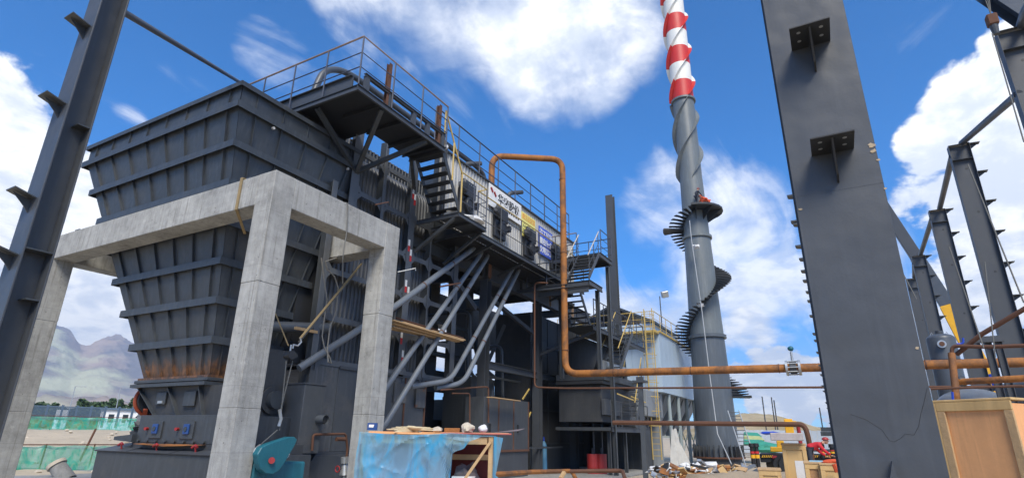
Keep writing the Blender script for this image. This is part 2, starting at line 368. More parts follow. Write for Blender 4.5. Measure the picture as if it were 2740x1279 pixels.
def railing(par, pts, h=1.1, levels=(1.0, .62, .28), sp=1.1, m=RAILB, mtop=None, r=.022, ends=True):
    """posts and rails along floor-level points"""
    pts = [Vector(p) for p in pts]
    for i, L in enumerate(levels):
        MB().tube([p + V(0, 0, h*L) for p in pts], r*(1.15 if i == 0 else .75), 6).build('top_rail' if i == 0 else 'middle_rail', (mtop or m) if i == 0 else m, par, True)
    for a, b in zip(pts[:-1], pts[1:]):
        n = max(1, round((b-a).length/sp))
        for k in range(n + (1 if (b-pts[-1]).length < 1e-6 and ends else 0)):
            p = lerp(a, b, k/n); MB().tube([p, p + V(0, 0, h)], r, 6).build('rail_post', m, par, True)
def stair(par, bot, top, side, n, m=STEEL, ms=None, w=.03, td=.24, rails=None, railh=1.0, stringer=.2):
    """bot and top: near ends of the lowest and highest step line; side: vector across the flight"""
    bot = Vector(bot); top = Vector(top); side = Vector(side); d = top-bot; run = Vector((d.x, d.y, 0)).normalized()
    for q in (Vector((0, 0, 0)), side):
        MB().beam(bot+q, top+q, w, stringer).build('stringer', ms or m, par)
    for k in range(n):
        p = lerp(bot, top, (k+.5)/n); mb = MB()
        a, b = p - run*td/2, p + run*td/2
        mb.prism([a+side*.03, b+side*.03, b+side*.97, a+side*.97], (0, 0, -.03)); mb.build('step', m, par)
    if rails:
        for q in (Vector((0, 0, 0)), side):
            MB().tube([bot+q+V(0, 0, railh), top+q+V(0, 0, railh)], .024, 6).build('handrail', rails, par, True)
            MB().tube([bot+q+V(0, 0, railh*.5), top+q+V(0, 0, railh*.5)], .014, 6).build('middle_rail', m, par, True)
            for t in (.08, .5, .92):
                p = lerp(bot+q, top+q, t); MB().tube([p, p+V(0, 0, railh)], .018, 6).build('rail_post', m, par, True)
def text_part(body, size, origin, ux, uz, m, parent, name='lettering', depth=.004, bold=0):
    """flat printed characters: ux = reading direction, uz = up"""
    c = bpy.data.curves.new('t', 'FONT'); c.body = body; c.size = size; c.extrude = depth; c.offset = bold
    o = bpy.data.objects.new('t', c); COL.objects.link(o)
    dg = bpy.context.evaluated_depsgraph_get(); me = bpy.data.meshes.new_from_object(o.evaluated_get(dg))
    bpy.data.objects.remove(o); me.materials.clear(); me.materials.append(m); me.name = name
    ux = Vector(ux).normalized(); uz = Vector(uz).normalized(); un = ux.cross(uz)
    org = world_loc(parent) if parent else Vector((0, 0, 0))
    me.transform(Matrix.Translation(Vector(origin)-org) @ Matrix((ux, uz, un)).transposed().to_4x4())
    ob = bpy.data.objects.new(name, me); COL.objects.link(ob); ob.parent = parent; return ob
# ================================================================== SETTING
def struct(mb, name, m, **k): return mb.build(name, m, None, kind='structure', **k)
def hgt(x, y):
    """ground height: flat site; a low sandy bank on the far left"""
    h = .05*noise.noise(Vector((x*.25, y*.25, 0))) + .03*noise.noise(Vector((x*.9, y*.9, 3)))
    d = math.hypot(x, y); az = math.degrees(math.atan2(y, x))
    wl = max(0, min(1, (az-56)/6)) if az > 0 else 0
    if wl: h += wl*(1.55*max(0, min(1, (d-38)/16)) + .25*noise.noise(Vector((x*.2, y*.2, 5)))*max(0, min(1, (d-20)/10)))
    wr = max(0, min(1, (12-az)/4))*max(0, min(1, (az+30)/5))
    if wr: h += wr*(2.2*max(0, min(1, (d-60)/60)))
    return h - .02
mb = MB(); rs = [0]+[1.5*1.085**k for k in range(98)]; na = 150
for i, rr in enumerate(rs):
    for k in range(na):
        a = 2*math.pi*k/na + R(3); mb.v.append(V(rr*math.cos(a), rr*math.sin(a), hgt(rr*math.cos(a), rr*math.sin(a)) if rr < 400 else hgt(400*math.cos(a), 400*math.sin(a))))
for i in range(len(rs)-1):
    for k in range(na): k2 = (k+1) % na; mb.f.append((i*na+k, i*na+k2, (i+1)*na+k2, (i+1)*na+k))
struct(mb, 'ground', SAND, smooth=True)

def ridge(name, az0, az1, r0_, r1_, hfun, m, nr=26, step=.35):
    mb = MB(); n = int((az1-az0)/step)+1
    for j in range(nr):
        t = j/(nr-1); rr = r0_ + (r1_-r0_)*t
        for i in range(n):
            a = R(az0+(az1-az0)*i/(n-1)); x, y = rr*math.cos(a), rr*math.sin(a)
            mb.v.append(V(x, y, hfun(math.degrees(a), t, x, y)))
    for j in range(nr-1):
        for i in range(n-1): mb.f.append((j*n+i, j*n+i+1, (j+1)*n+i+1, (j+1)*n+i))
    return struct(mb, name, m, smooth=True)
def rf(x, y, s, o=6):
    v = 0; a = 1; f = 1/s
    for k in range(o):
        v += a*(1-abs(noise.noise(Vector((x*f, y*f, 7.3+k))))*2); a *= .5; f *= 2.1
    return v/1.6
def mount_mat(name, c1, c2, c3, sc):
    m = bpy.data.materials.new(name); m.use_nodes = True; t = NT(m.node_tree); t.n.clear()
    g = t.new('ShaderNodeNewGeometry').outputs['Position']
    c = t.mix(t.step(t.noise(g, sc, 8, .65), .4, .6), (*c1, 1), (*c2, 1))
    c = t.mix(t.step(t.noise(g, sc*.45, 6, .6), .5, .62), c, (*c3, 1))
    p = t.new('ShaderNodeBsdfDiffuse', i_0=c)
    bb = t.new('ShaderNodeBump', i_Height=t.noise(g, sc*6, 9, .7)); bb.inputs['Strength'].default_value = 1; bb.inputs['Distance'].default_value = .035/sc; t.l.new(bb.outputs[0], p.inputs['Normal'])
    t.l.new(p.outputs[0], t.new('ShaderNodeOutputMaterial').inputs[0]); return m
MM = mount_mat('mountain_rock_sun_patches', (.44, .35, .29), (.22, .21, .21), (.56, .56, .38),   .0042)  # last colour paints pale sunlit patches onto the rock slopes
HM = mount_mat('dry_hill', (.34, .27, .15), (.46, .37, .23), (.30, .28, .15), .02)
def hm(az, t, x, y):
    env = math.sin(math.pi*min(1, t*1.15))**.8 if t < .87 else .3
    pk = .72 + .28*math.exp(-((az-67.5)/3.2)**2) + .18*math.exp(-((az-64)/1.6)**2) - .25*math.exp(-((az-61)/2.5)**2)
    pk *= max(0, min(1, (az-44)/10))*.75+.25
    pk = 1.0 + .05*math.exp(-((az-68)/1.6)**2) + .03*math.exp(-((az-64.6)/1.2)**2) - .10*math.exp(-((az-66.2)/.9)**2) - .05*math.exp(-((az-62.5)/1.3)**2)
    pk *= max(0, min(1, (az-42)/10))
    sh = t/.8 if t < .8 else 1-(t-.8)*2.5
    return -5 + 500*pk*(sh**1.2)*(.86+.14*(rf(x, y, 900)/.75)) + sh*62*(rf(x, y, 420, 6)-.55) + 12*sh*(rf(x, y, 110, 4)-.5)
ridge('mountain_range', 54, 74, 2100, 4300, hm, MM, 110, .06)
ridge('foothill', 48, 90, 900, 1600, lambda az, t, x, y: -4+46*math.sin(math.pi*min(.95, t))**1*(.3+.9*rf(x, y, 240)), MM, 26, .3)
ridge('dry_ridge', -30, 14, 420, 760, lambda az, t, x, y: -2+math.sin(math.pi*min(.93, t))*(7+17*math.exp(-((az-6.5)/4.5)**2)+9*math.exp(-((az+6)/3)**2)+7*math.exp(-((az+14)/4)**2))*(.75+.4*rf(x, y, 90)), HM, 20, .25)
ridge('far_mountain', -60, 60, 2400, 3100, lambda az, t, x, y: -5+math.sin(math.pi*min(.95, t))*(38+30*rf(x, y, 500)), HM, 14, .4)

# gravel apron the boiler stands on
mb = MB(); mb.box(7.0, 40, 8.2, 30, -.3, .03); struct(mb, 'concrete_apron', CONCD)

# haze
hz = MB().box(-4700, 4700, -4700, 4700, -8, 620)
hm_ = bpy.data.materials.new('thin_haze'); hm_.use_nodes = True; t = NT(hm_.node_tree); t.n.clear()
pv = t.new('ShaderNodeVolumePrincipled'); pv.inputs['Color'].default_value = (.55, .73, 1, 1); pv.inputs['Density'].default_value = .00022; pv.inputs['Anisotropy'].default_value = .2
t.l.new(pv.outputs[0], t.new('ShaderNodeOutputMaterial').inputs['Volume'])
hz.build('haze', hm_, None, kind='stuff')

# ---- tree belt far left (each crown of needles and leaves)
def tree_mesh(h, r, seed, conic=.6):
    rnd = random.Random(seed); mb = MB()
    for k in range(420):
        z = rnd.random()**.8; rr = r*(1-z*conic)*(.35+.65*rnd.random())*(1 if z > .12 else .5)
        a = rnd.random()*6.28; c = V(rr*math.cos(a), rr*math.sin(a), h*(.12+.88*z)); s = h*.045*(.6+rnd.random())
        u = Vector((rnd.gauss(0, 1), rnd.gauss(0, 1), rnd.gauss(0, 1))).normalized(); _, p, q = frame(u)
        mb.add([c-p*s, c+q*s, c+p*s, c-q*s*.8], [(0, 1, 2, 3)])
    return mb
LEAF = mat('tree_leaves', (.055, .10, .035), .7, .5, .5, bump=0)
LEAF2 = mat('yellow_green_leaves', (.11, .15, .04), .7, .5, .5, bump=0)
BARK = mat('bark', (.12, .09, .06), .9)
protos = []
for i, (h, r, mt) in enumerate([(7.5, 2.0, LEAF), (6.0, 2.2, LEAF2), (8.5, 1.5, LEAF), (5.5, 2.1, LEAF2)]):
    root = thing('poplar_tree', 'tree', 'tree'); tree_mesh(h, r, i).build('crown', mt, root)
    MB().tube([(0, 0, 0), (0, 0, h*.8)], [.16, .05], 6).build('trunk', BARK, root, True); protos.append((root, h))
kinds = ['dark round tree in the belt behind the blue fence', 'yellow green bushy tree in the belt behind the blue fence', 'tall narrow dark tree in the belt behind the blue fence', 'low light green tree in the belt behind the blue fence']
rnd = random.Random(5); first = [True]*4
for i in range(84):
    az = R(60.0 + i*.115 + rnd.random()*.1); d = 165+rnd.random()*30; k = rnd.choice([0, 1, 1, 2, 3, 0]); h_ = protos[k][1]
    if first[k]: o = protos[k][0]; first[k] = False
    else:
        o = protos[k][0].copy(); COL.objects.link(o)
        for ch in protos[k][0].children: c = ch.copy(); COL.objects.link(c); c.parent = o
    hh = (.78+.17*math.sin(min(1, max(0, (i-4)/48))*3.14)+.25*rnd.random())
    o.location = (d*math.cos(az), d*math.sin(az), 1.2); o.rotation_euler = (0, 0, rnd.random()*6); o.scale = (1, 1, hh*.8)
    o['label'] = kinds[k]; o['group'] = 'trees behind the blue fence: ' + ('dark round', 'yellow green', 'narrow', 'low')[k]

def gpt(az, d, dz=0):
    x, y = d*math.cos(R(az)), d*math.sin(R(az)); return V(x, y, hgt(x, y)+dz)
# blue panel fence
f = thing('blue_fence', 'blue steel bar fence on top of the far sand bank', 'fence', gpt(66, 66, 0))
for k in range(12):
    az = 69.3 - k*.92; p = gpt(az, 66); q = gpt(az-.92, 66); zb, zt = 2.35, 3.52
    MB().box(p.x-.09, p.x+.09, p.y-.05, p.y+.05, zb-.6, zt+.1).build('fence_post', FENCEB, f)
    if k > 5: continue
    mb = MB(); n = 14
    for j in range(1, n): u = lerp(p, q, j/n); mb.box(u.x-.022, u.x+.022, u.y-.02, u.y+.02, zb, zt)
    for z in (zb+.06, zt-.05): mb.beam((p.x, p.y, z), (q.x, q.y, z), .05, .06)
    mb.build('bar_panel', FENCEB, f)
# white site hut, guard box and van behind it
def boxthing(name, label, cat, az, d, w, dep, h, m, zb=1.4):
    p = gpt(az, d); t_ = thing(name, label, cat, (p.x, p.y, zb)); return t_, p
t_ = thing('site_hut', 'long white site hut with blue roof edge behind the blue fence', 'hut', gpt(62.2, 84))
c = gpt(62.2, 84); e1 = V(math.sin(R(62.2)), -math.cos(R(62.2)), 0); e2 = V(math.cos(R(62.2)), math.sin(R(62.2)), 0)
def obox(mb, c, e1, e2, w, d, z0, z1):
    p = [c - e1*w/2, c + e1*w/2, c + e1*w/2 + e2*d, c - e1*w/2 + e2*d]; p = [V(q.x, q.y, z0) for q in p]; return mb.prism(p, (0, 0, z1-z0))
obox(MB(), c, e1, e2, 5.4, 3, 1.5, 3.75).build('wall', WHITE, t_)
obox(MB(), c-e2*.2, e1, e2, 5.7, 3.4, 3.76, 4.0).build('roof', FENCEB, t_)
for s in (-1.6, -.2, 1.2): obox(MB(), c+e1*s-e2*.03, e1, e2, .55, .02, 2.4, 3.3).build('window', GLASSD, t_)
t_ = thing('guard_box', 'small white cabinet standing behind the blue fence', 'cabinet', gpt(66.5, 72)); c = gpt(66.5, 72)
obox(MB(), c, e1, e2, .95, .8, 1.6, 3.35).build('body', WHITE, t_); obox(MB(), c-e2*.03, e1, e2, .6, .02, 2.0, 3.0).build('door', SACK, t_)
t_ = thing('white_van', 'white van with red stripe parked behind the blue fence', 'van', gpt(60.6, 80)); c = gpt(60.6, 80)
def vprof(c, e1, pts, wdt, m, name, par, off=0): MB().prism([c + e1*x + V(0, 0, z) - V(0, 0, c.z) + e2*off for x, z in pts], e2*wdt).build(name, m, par)
vprof(c, e1, [(-2.3, 1.8), (2.3, 1.8), (2.3, 3.0), (1.9, 3.7), (-1.2, 3.75), (-1.9, 2.8), (-2.3, 2.6)], 1.8, WHITE, 'body', t_)
vprof(c, e1, [(-1.5, 2.9), (-.6, 2.9), (-.6, 3.55), (-1.05, 3.55)], .02, GLASSD, 'window', t_, -.03)
vprof(c, e1, [(-.4, 2.9), (.7, 2.9), (.7, 3.55), (-.4, 3.55)], .02, GLASSD, 'window', t_, -.03)
vprof(c, e1, [(-2.2, 2.5), (2.2, 3.2), (2.2, 3.35), (-2.2, 2.62)], .02, REDP, 'stripe', t_, -.04)
for s in (-1.4, 1.4): MB().cyl(c+e1*s+V(0, 0, 1.85-c.z)-e2*.05, c+e1*s+V(0, 0, 1.85-c.z)+e2*.2, .36, n=16).build('wheel', BLACK, t_, True)
# lamp posts beyond the fence
for az, h in ((66.1, 6.2), (63.1, 6.4), (61.6, 5.8)):
    p = gpt(az, 110); t_ = thing('street_lamp', {66.1: 'leftmost slim lamp post behind the blue fence, near the white cabinet', 63.1: 'slim lamp post behind the blue fence, left of the white hut', 61.6: 'slim lamp post rising behind the white hut'}[az], 'street lamp', p, 'lamp posts behind the blue fence')
    MB().tube([p, p+V(0, 0, h)], .07, 6).build('pole', GALV, t_); MB().beam(p+V(0, 0, h), p+V(0, 0, h)+e1*1.4, .25, .08).build('lamp_head', GALV, t_)

# green nets
def net(az0, az1, d0, d1, zb, zt, label, seed):
    rnd = random.Random(seed); t_ = thing('dust_net', label, 'net', gpt((az0+az1)/2, d0)); n = 60; rows = 7; mb = MB()
    for j in range(rows):
        for i in range(n+1):
            az = az0+(az1-az0)*i/n; d = d0+(d1-d0)*i/n; p = gpt(az, d); tt = j/(rows-1)
            sag = .06*abs(math.sin(i*.35+seed)); wob = .12*noise.noise(Vector((i*.3, j*.5, seed)))
            mb.v.append(V(p.x, p.y, 0) + e2*(wob-.35*(1-tt)) + V(0, 0, zb+(zt-zb)*tt-sag*tt+.05*noise.noise(Vector((i*.2, 0, seed)))))
    for j in range(rows-1):
        for i in range(n): mb.f.append((j*(n+1)+i, j*(n+1)+i+1, (j+1)*(n+1)+i+1, (j+1)*(n+1)+i))
    mb.build('net_cloth', NET, t_, True)
    for i in range(0, n+1, 15):
        az = az0+(az1-az0)*i/n; p = gpt(az, d0+(d1-d0)*i/n); MB().tube([(p.x, p.y, zb-.3), (p.x+.05, p.y, zt+.05)], .03, 6).build('stake', RUST, t_)
    p, q = gpt(az0, d0), gpt(az1, d1); MB().tube([(p.x, p.y, zt+.02), (q.x, q.y, zt+.02)], .025, 6).build('top_rope', RUST, t_)
    return t_
net(70, 58, 30, 31, .02, .98, 'nearer green dust net stretched low across the sandy ground', 1)
net(70, 58, 57, 58, 1.55, 2.5, 'far green dust net along the crest of the sand bank', 2)
# stones lying on the sand
for i in range(70):
    az = 57.5+random.random()*13; d = 18+random.random()*36; p = gpt(az, d); s = .08+.14*random.random()*random.random()*2
    mb = MB().blob((0, 0, 0), s, s*.8, s*.55, .35, 8, i)
    o = mb.build('stone', STONE, None, True, cat='stone', group='stones scattered on the sand', label='pale stone lying among others on the sandy ground at left'); o.location = p+V(0, 0, .03)
# gate valve lump and brown stake at left bottom
t_ = thing('concrete_stub', 'tilted concrete pipe stub with pale cap on the sand at left', 'pipe stub', AZ(170, 1275, 0)); p = AZ(170, 1278, 0)
MB().cyl(p+V(.1, -.1, -.1), p+V(-.15, .3, .38), .28, .25, 20).build('stub', CONCD, t_, True); MB().cyl(p+V(-.15, .3, .385), p+V(-.19, .36, .47), .30, .30, 20).build('cap', STONE, t_, True)
p = AZ(208, 1243, 0); q = p+V(.5, .2, 1.62)
MB().tube([p, q], .05, 6).build('brown_stake', RUST, cat='stake', label='leaning brown stake standing at the nearer green net')
# ================================================================== CONCRETE FRAME
t_ = thing('concrete_portal', 'raw concrete portal frame with four square columns carrying the grey coal hopper', 'concrete frame', (7.2, 10, 0))
FX0, FX1, FX2, FX3 = 7.2, 7.75, 10.84, 11.39
FY0, FY1, FY2, FY3 = 10.0, 10.55, 19.45, 20.0
for (a, b) in ((FX0, FX1), (FX2, FX3)):
    for (c, d) in ((FY0, FY1), (FY2, FY3)):
        mb = MB(); mb.box(a, b, c, d, -.1, 2.02).build('column', CONC, t_, bevel=.012)
        MB().box(a+.003, b-.003, c+.003, d-.003, 2.021, 4.52).build('column', CONC, t_, bevel=.012)
        MB().box(a, b, c, d, 4.521, 7.03).build('column', CONC, t_, bevel=.012)
for (a, b) in ((FX0, FX1), (FX2, FX3)): MB().box(a+.004, b-.004, FY1+.001, FY2-.001, 6.30, 7.026).build('beam', CONC, t_, bevel=.012)
for (a, b) in ((FY0, FY1), (FY2, FY3)): MB().box(FX1+.001, FX2-.001, a+.004, b-.004, 6.30, 7.026).build('beam', CONC, t_, bevel=.012)
# base plates under the hopper lying on the beams
for i, y in enumerate((11.0, 16.6, 18.6)):
    MB().box(7.3, 7.7, y, y+.25, 7.03, 7.12).build('bearing_plate', STEEL, t_)

# ================================================================== COAL HOPPER
H = thing('coal_hopper', 'large dark grey ribbed steel coal hopper standing in the concrete frame, rusty at its foot', 'hopper', (9, 15, 2.85))
TZ, FZ, BZ = 9.95, 9.40, 2.85
TOPc = [(7.3, 12.0), (11.45, 12.0), (11.45, 19.3), (7.3, 19.3)]; BOTc = [(8.5, 13.0), (10.05, 13.0), (10.05, 15.75), (8.5, 15.75)]
def hc(i, z):
    t = 0 if z >= FZ else (FZ-z)/(FZ-BZ); a, b = TOPc[i], BOTc[i]
    return V(a[0]*(1-t)+b[0]*t, a[1]*(1-t)+b[1]*t, z)
zs = [TZ, FZ, 8.42, 7.46, 6.52, 5.58, 4.66, 3.74, BZ]
faces = [('front', 3, 0, V(-1, 0, 0)), ('side', 0, 1, V(0, -1, 0)), ('rear', 1, 2, V(1, 0, 0)), ('far', 2, 3, V(0, 1, 0))]
for nm, i, j, nrm in faces:
    for a, b in zip(zs[:-1], zs[1:]):
        p = [hc(i, a), hc(j, a), hc(j, b), hc(i, b)]
        MB().prism(p, -nrm*.012).build('plate', HOPM, H)
        n = (8 if a > 7 else 6 if a > 4.7 else 5) if nm in ('front', 'far') else (5 if a > 5 else 4)
        for k in range(n):
            tt = (k+.55)/n if a > 5 else (k+.5)/n
            u, l = lerp(p[0], p[1], tt), lerp(p[3], p[2], tt); s = (p[1]-p[0]).normalized()
            d = .065 if a != TZ else .05
            MB().prism([u-s*.006, u-s*.006+nrm*d, l-s*.006+nrm*d, l-s*.006], s*.012).build('stiffener', HOPM, H)
    for q, z in enumerate(zs):
        a, b = hc(i, z), hc(j, z); s = (b-a).normalized(); e = .09
        hh = .12 if q == 0 else .17
        a2, b2 = a - s*e*.98 + nrm*e*.5, b + s*e*.98 + nrm*e*.5
        MB().prism([a2-nrm*e*.5+V(0, 0, -.006), b2-nrm*e*.5+V(0, 0, -.006), b2+nrm*e*.5+V(0, 0, -.006), a2+nrm*e*.5+V(0, 0, -.006)], (0, 0, .012)).build('band', HOPM, H)
        MB().prism([a2+nrm*e*.5+V(0, 0, -hh), b2+nrm*e*.5+V(0, 0, -hh), b2+nrm*(e*.5+.012)+V(0, 0, -hh), a2+nrm*(e*.5+.012)+V(0, 0, -hh)], (0, 0, hh+.01)).build('band', HOPM, H)
# round lugs on the side face
for x, z in ((8.3, 9.15), (11.0, 9.15)):
    MB().cyl((x, 11.96, z), (x, 11.90, z), .038, n=12).build('lifting_hole', CLAD, H)
# flange at the foot
MB().box(8.35, 10.2, 12.85, 15.9, 2.72, 2.80).build('foot_flange', STEEL, H, bevel=.01)
MB().box(8.42, 10.12, 12.92, 15.83, 2.80, 2.86).build('foot_flange', RUST, H)
MB().box(8.30, 10.2, 12.85, 15.95, 2.62, 2.70).build('foot_flange', STEEL, H)

# ================================================================== COAL FEEDER
F = thing('coal_feeder', 'dark steel coal feeder with two blue peepholes and red knobs below the hopper', 'coal feeder', (9, 14, 0))
def quadprism(x0t, x0b, x1, y0t, y1t, y0b, y1b, zt, zb, name, m, par, **k):
    vs = [(x0b, y0b, zb), (x1, y0b, zb), (x1, y1b, zb), (x0b, y1b, zb), (x0t, y0t, zt), (x1, y0t, zt), (x1, y1t, zt), (x0t, y1t, zt)]
    return MB().add(vs, [(0, 3, 2, 1), (4, 5, 6, 7), (0, 1, 5, 4), (1, 2, 6, 5), (2, 3, 7, 6), (3, 0, 4, 7)]).build(name, m, par, **k)
quadprism(8.5, 8.55, 10.0, 12.2, 15.75, 12.2, 14.95, 2.62, 1.94, 'chute', SOOT, F)
for yt, yb in ((15.75, 14.9), (14.45, 13.95), (13.2, 12.95)):
    MB().add([(8.50, yt, 2.61), (8.40, yt, 2.61), (8.45, yb, 1.95), (8.55, yb, 1.95), (8.50, yt+.03, 2.61), (8.40, yt+.03, 2.61), (8.45, yb+.03, 1.95), (8.55, yb+.03, 1.95)],
             [(0, 1, 2, 3), (4, 7, 6, 5), (0, 4, 5, 1), (1, 5, 6, 2), (2, 6, 7, 3), (3, 7, 4, 0)]).build('stiffener', STEEL, F)
MB().box(8.46, 8.5, 14.55, 14.95, 2.2, 2.5).build('inspection_hatch', STEEL, F, bevel=.008)
MB().box(8.44, 8.47, 14.62, 14.82, 2.23, 2.29).build('name_plate', GALV, F)
MB().box(8.46, 8.5, 13.35, 13.8, 2.15, 2.5).build('inspection_hatch', STEEL, F, bevel=.008)
MB().box(8.2, 10.0, 11.7, 14.97, 1.32, 1.94).build('feeder_box', STEEL, F, bevel=.012)
for y in (14.20, 12.98):
    MB().box(8.16, 8.2, y-.26, y+.22, 1.42, 1.80).build('peephole_frame', STEEL, F, bevel=.008)
    MB().box(8.12, 8.159, y-.14, y+.06, 1.52, 1.74).build('peephole', BLUEK, F, bevel=.01)
    MB().cyl((8.12, y-.04, 1.63), (8.105, y-.04, 1.63), .055, n=16).build('peephole_glass', GLASSD, F, True)
    MB().cyl((8.18, y+.33, 1.63), (8.10, y+.30, 1.63), .035, n=12).build('knob', REDP, F, True)
for k in range(9): MB().cyl((8.19, 14.8-k*.36, 1.36), (8.15, 14.8-k*.36, 1.36), .03, n=8).build('bolt', STEEL, F)
MB().prism([(8.1, 14.97, 1.32), (8.1, 15.75, 1.36), (8.1, 15.75, 1.44), (8.1, 14.97, 1.50)], (1.2, 0, 0)).build('side_ledge', STEEL, F)
# chain wheel at the far end of the feeder
MB().tube([(8.9, 15.9, 2.35), (8.9, 16.1, 2.35)], .34, 28).build('chain_wheel', STEEL, F, True)
MB().tube([V(8.9, 16.0, 2.35)+V(math.cos(a), 0, math.sin(a))*.37 for a in [k*math.pi/16 for k in range(33)]], .045, 8).build('wheel_rim', mat('rust_orange', (.35, .07, .03), .6, .3, 6), F, True)
MB().beam((8.75, 15.8, 1.7), (8.6, 15.55, 2.1), .1, .06).build('lever_arm', mat('rust_orange', (0, 0, 0)), F)
MB().blob((8.5, 15.35, 1.6), .22, .25, .16, .5, 10, 3).build('drive_motor', SOOT, F)
MB().tube([(8.4, 15.3, 1.5), (8.45, 15.5, 1.75), (8.6, 15.2, 1.85)], .03, 6).build('hose', BLACK, F, True)
# rusty sheet on the ledge
MB().add([(8.0, 14.7, 1.29), (8.05, 12.2, 1.30), (8.35, 12.2, 1.33), (8.3, 14.6, 1.31), (7.95, 13.4, 1.26)], [(0, 4, 1, 2, 3)]).build('rusty_sheet', RUSTPIPE, label='flat rusty metal sheet lying on the ledge below the coal feeder', cat='metal sheet')
# grate front box
G = thing('grate_front', 'big dark blue-grey steel box with sloping lid and three red handles at the feeder foot', 'grate front', (8.3, 13.5, 0))
MB().box(7.9, 10.0, 10.9, 15.98, -.1, 1.10).build('front_panel', STEEL, G, bevel=.01)
MB().prism([(7.86, 16.0, 1.101), (8.62, 16.0, 1.27), (8.62, 16.0, 1.29), (7.84, 16.0, 1.125)], (0, -5.1, 0)).build('lid', STEEL2, G)
for y in (12.9, 14.6): MB().prism([(7.85, y, 1.125), (8.6, y, 1.292), (8.6, y, 1.30), (7.85, y, 1.133)], (0, .02, 0)).build('lid_seam', DARK, G)
for y in (15.2, 13.75, 12.3):
    hd = MB().tube([(8.05, y, 1.15), (8.02, y, 1.27)], .02, 8).build('lid_handle', REDP, G, True)
    MB().tube([(8.0, y-.09, 1.27), (8.02, y, 1.3), (8.0, y+.09, 1.25)], .028, 8).build('grip', REDP, hd, True)
MB().box(8.2, 10.0, 11.2, 15.1, 1.1, 1.32).build('grate_frame', SOOT, G)

# ---------------- teal drive guard with motor, right of the front column
D = thing('drive_unit', 'teal gearbox with teardrop belt guard and red hub beside the concrete column', 'gearbox', (8.3, 10.2, 0))
def PY(px, py, y): return AY(px, py, y)
tear = [(693, 1240), (689, 1215), (700, 1196), (722, 1185), (750, 1176), (775, 1168), (789, 1168), (796, 1176), (789, 1192), (775, 1215), (762, 1238), (748, 1258), (730, 1269), (710, 1266), (699, 1256)]
pts = [PY(x, y, 9.75) for x, y in tear]
MB().prism(pts, (0, .16, 0)).build('belt_guard', TEAL, D, bevel=.015)
MB().cyl(PY(727, 1231, 9.70), PY(727, 1231, 9.75), .06, n=14).build('hub', REDP, D, True)
a = PY(668, 1225, 10.3); MB().box(7.78, 9.05, 10.0, 10.9, -.1, 1.02).build('gearbox', TEAL, D, bevel=.03)
MB().box(7.9, 8.4, 10.1, 10.6, 1.02, 1.10).build('gearbox_cover', TEAL, D, bevel=.02)
MB().cyl((8.25, 10.25, 1.15), (8.7, 10.25, 1.2), .13, n=18).build('motor', WHITE, D, True)
MB().box(8.0, 9.4, 9.9, 11, -.1, .25).build('base_frame', SOOT, D)

# ================================================================== SIDE CASINGS
S = thing('boiler_casing', 'dark weathered steel casing along the foot of the boiler with doors and a stub pipe', 'boiler casing', (14, 12, 0))
MB().box(9.0, 9.95, 12.1, 13.0, .9, 3.55).build('side_plate', SOOT, S, bevel=.01)
MB().box(8.9, 9.9, 11.9, 12.1, 1.55, 1.63).build('ledge', STEEL2, S)
c0 = AY(727, 1070, 12.08); MB().cyl(c0, c0-V(0, .22, 0), .21, n=24).build('bearing_housing', STEEL, S, True)
MB().cyl(c0, c0-V(0, .06, 0), .33, n=24).build('bearing_flange', SOOT, S, True)
MB().box(9.95, 10.62, 11.35, 12.3, 1.12, 2.72).build('air_box', CASING, S, bevel=.01)
MB().box(9.93, 10.64, 11.33, 12.3, 2.72, 2.75).build('air_box_lid', STEEL2, S)
c0 = AY(852, 1122, 11.34); MB().tube([c0+V(0, .02, 0), c0-V(0, .26, 0)], .105, 20, cap=False).build('stub_pipe', PIPED, S, True)
MB().cyl(c0-V(0, .18, 0), c0-V(0, .2, 0), .1, n=20).build('stub_mouth', DARK, S)
MB().box(10.60, 11.6, 11.98, 12.4, 1.12, 3.42).build('casing_panel', CASINGR, S, bevel=.008)
MB().box(10.55, 10.62, 11.94, 11.99, 1.12, 2.6).build('seam_strip', RUST, S)
MB().box(10.1, 26.5, 11.9, 11.97, 1.05, 1.12).build('ledge', STEEL2, S)
MB().box(9.3, 13.6, 11.7, 12.4, -.1, 1.05).build('base_panel', CASING, S, bevel=.01)
xs = [11.6, 12.4, 13.35, 14.5, 15.55]
for a, b in zip(xs[:-1], xs[1:]):
    MB().box(a+.012, b-.012, 11.98, 12.4, 1.12, 3.28).build('casing_panel', CASING, S, bevel=.008)
    MB().box(b-.03, b+.03, 11.955, 11.98, 1.12, 3.28).build('seam_strip', RUST, S)
MB().box(11.6, 17.3, 11.93, 12.0, 3.28, 3.36).build('cap_angle', STEEL2, S)
MB().box(13.6, 16.0, 11.9, 12.5, -.1, 1.05).build('base_panel', CASING, S, bevel=.01)
MB().box(15.55, 16.25, 12.9, 13.0, -.1, 3.28).build('doorway', DARK, S)
xs = [18.6, 19.7, 20.9, 22.2]
MB().box(16.25, 18.6, 12.2, 12.5, -.1, 1.3).build('base_panel', CASING, S)
for a, b in zip(xs[:-1], xs[1:]):
    MB().box(a+.012, b-.012, 11.55, 12.4, 1.05, 2.95).build('casing_panel', CASING, S, bevel=.008)
    MB().box(b-.03, b+.03, 11.53, 11.55, 1.05, 2.95).build('seam_strip', RUST, S)
MB().box(18.6, 22.2, 11.5, 11.55, .98, 1.06).build('ledge', RUST, S)
MB().box(18.6, 22.2, 11.56, 12.4, -.1, .98).build('base_panel', CASING, S, bevel=.01)
for x in (19.0, 21.2): MB().box(x, x+.06, 11.49, 11.55, 1.7, 2.0).build('door_handle', DARK, S)
MB().box(13.95, 14.55, 11.94, 11.975, 2.5, 3.1).build('inspection_door', CASINGR, S, bevel=.008)
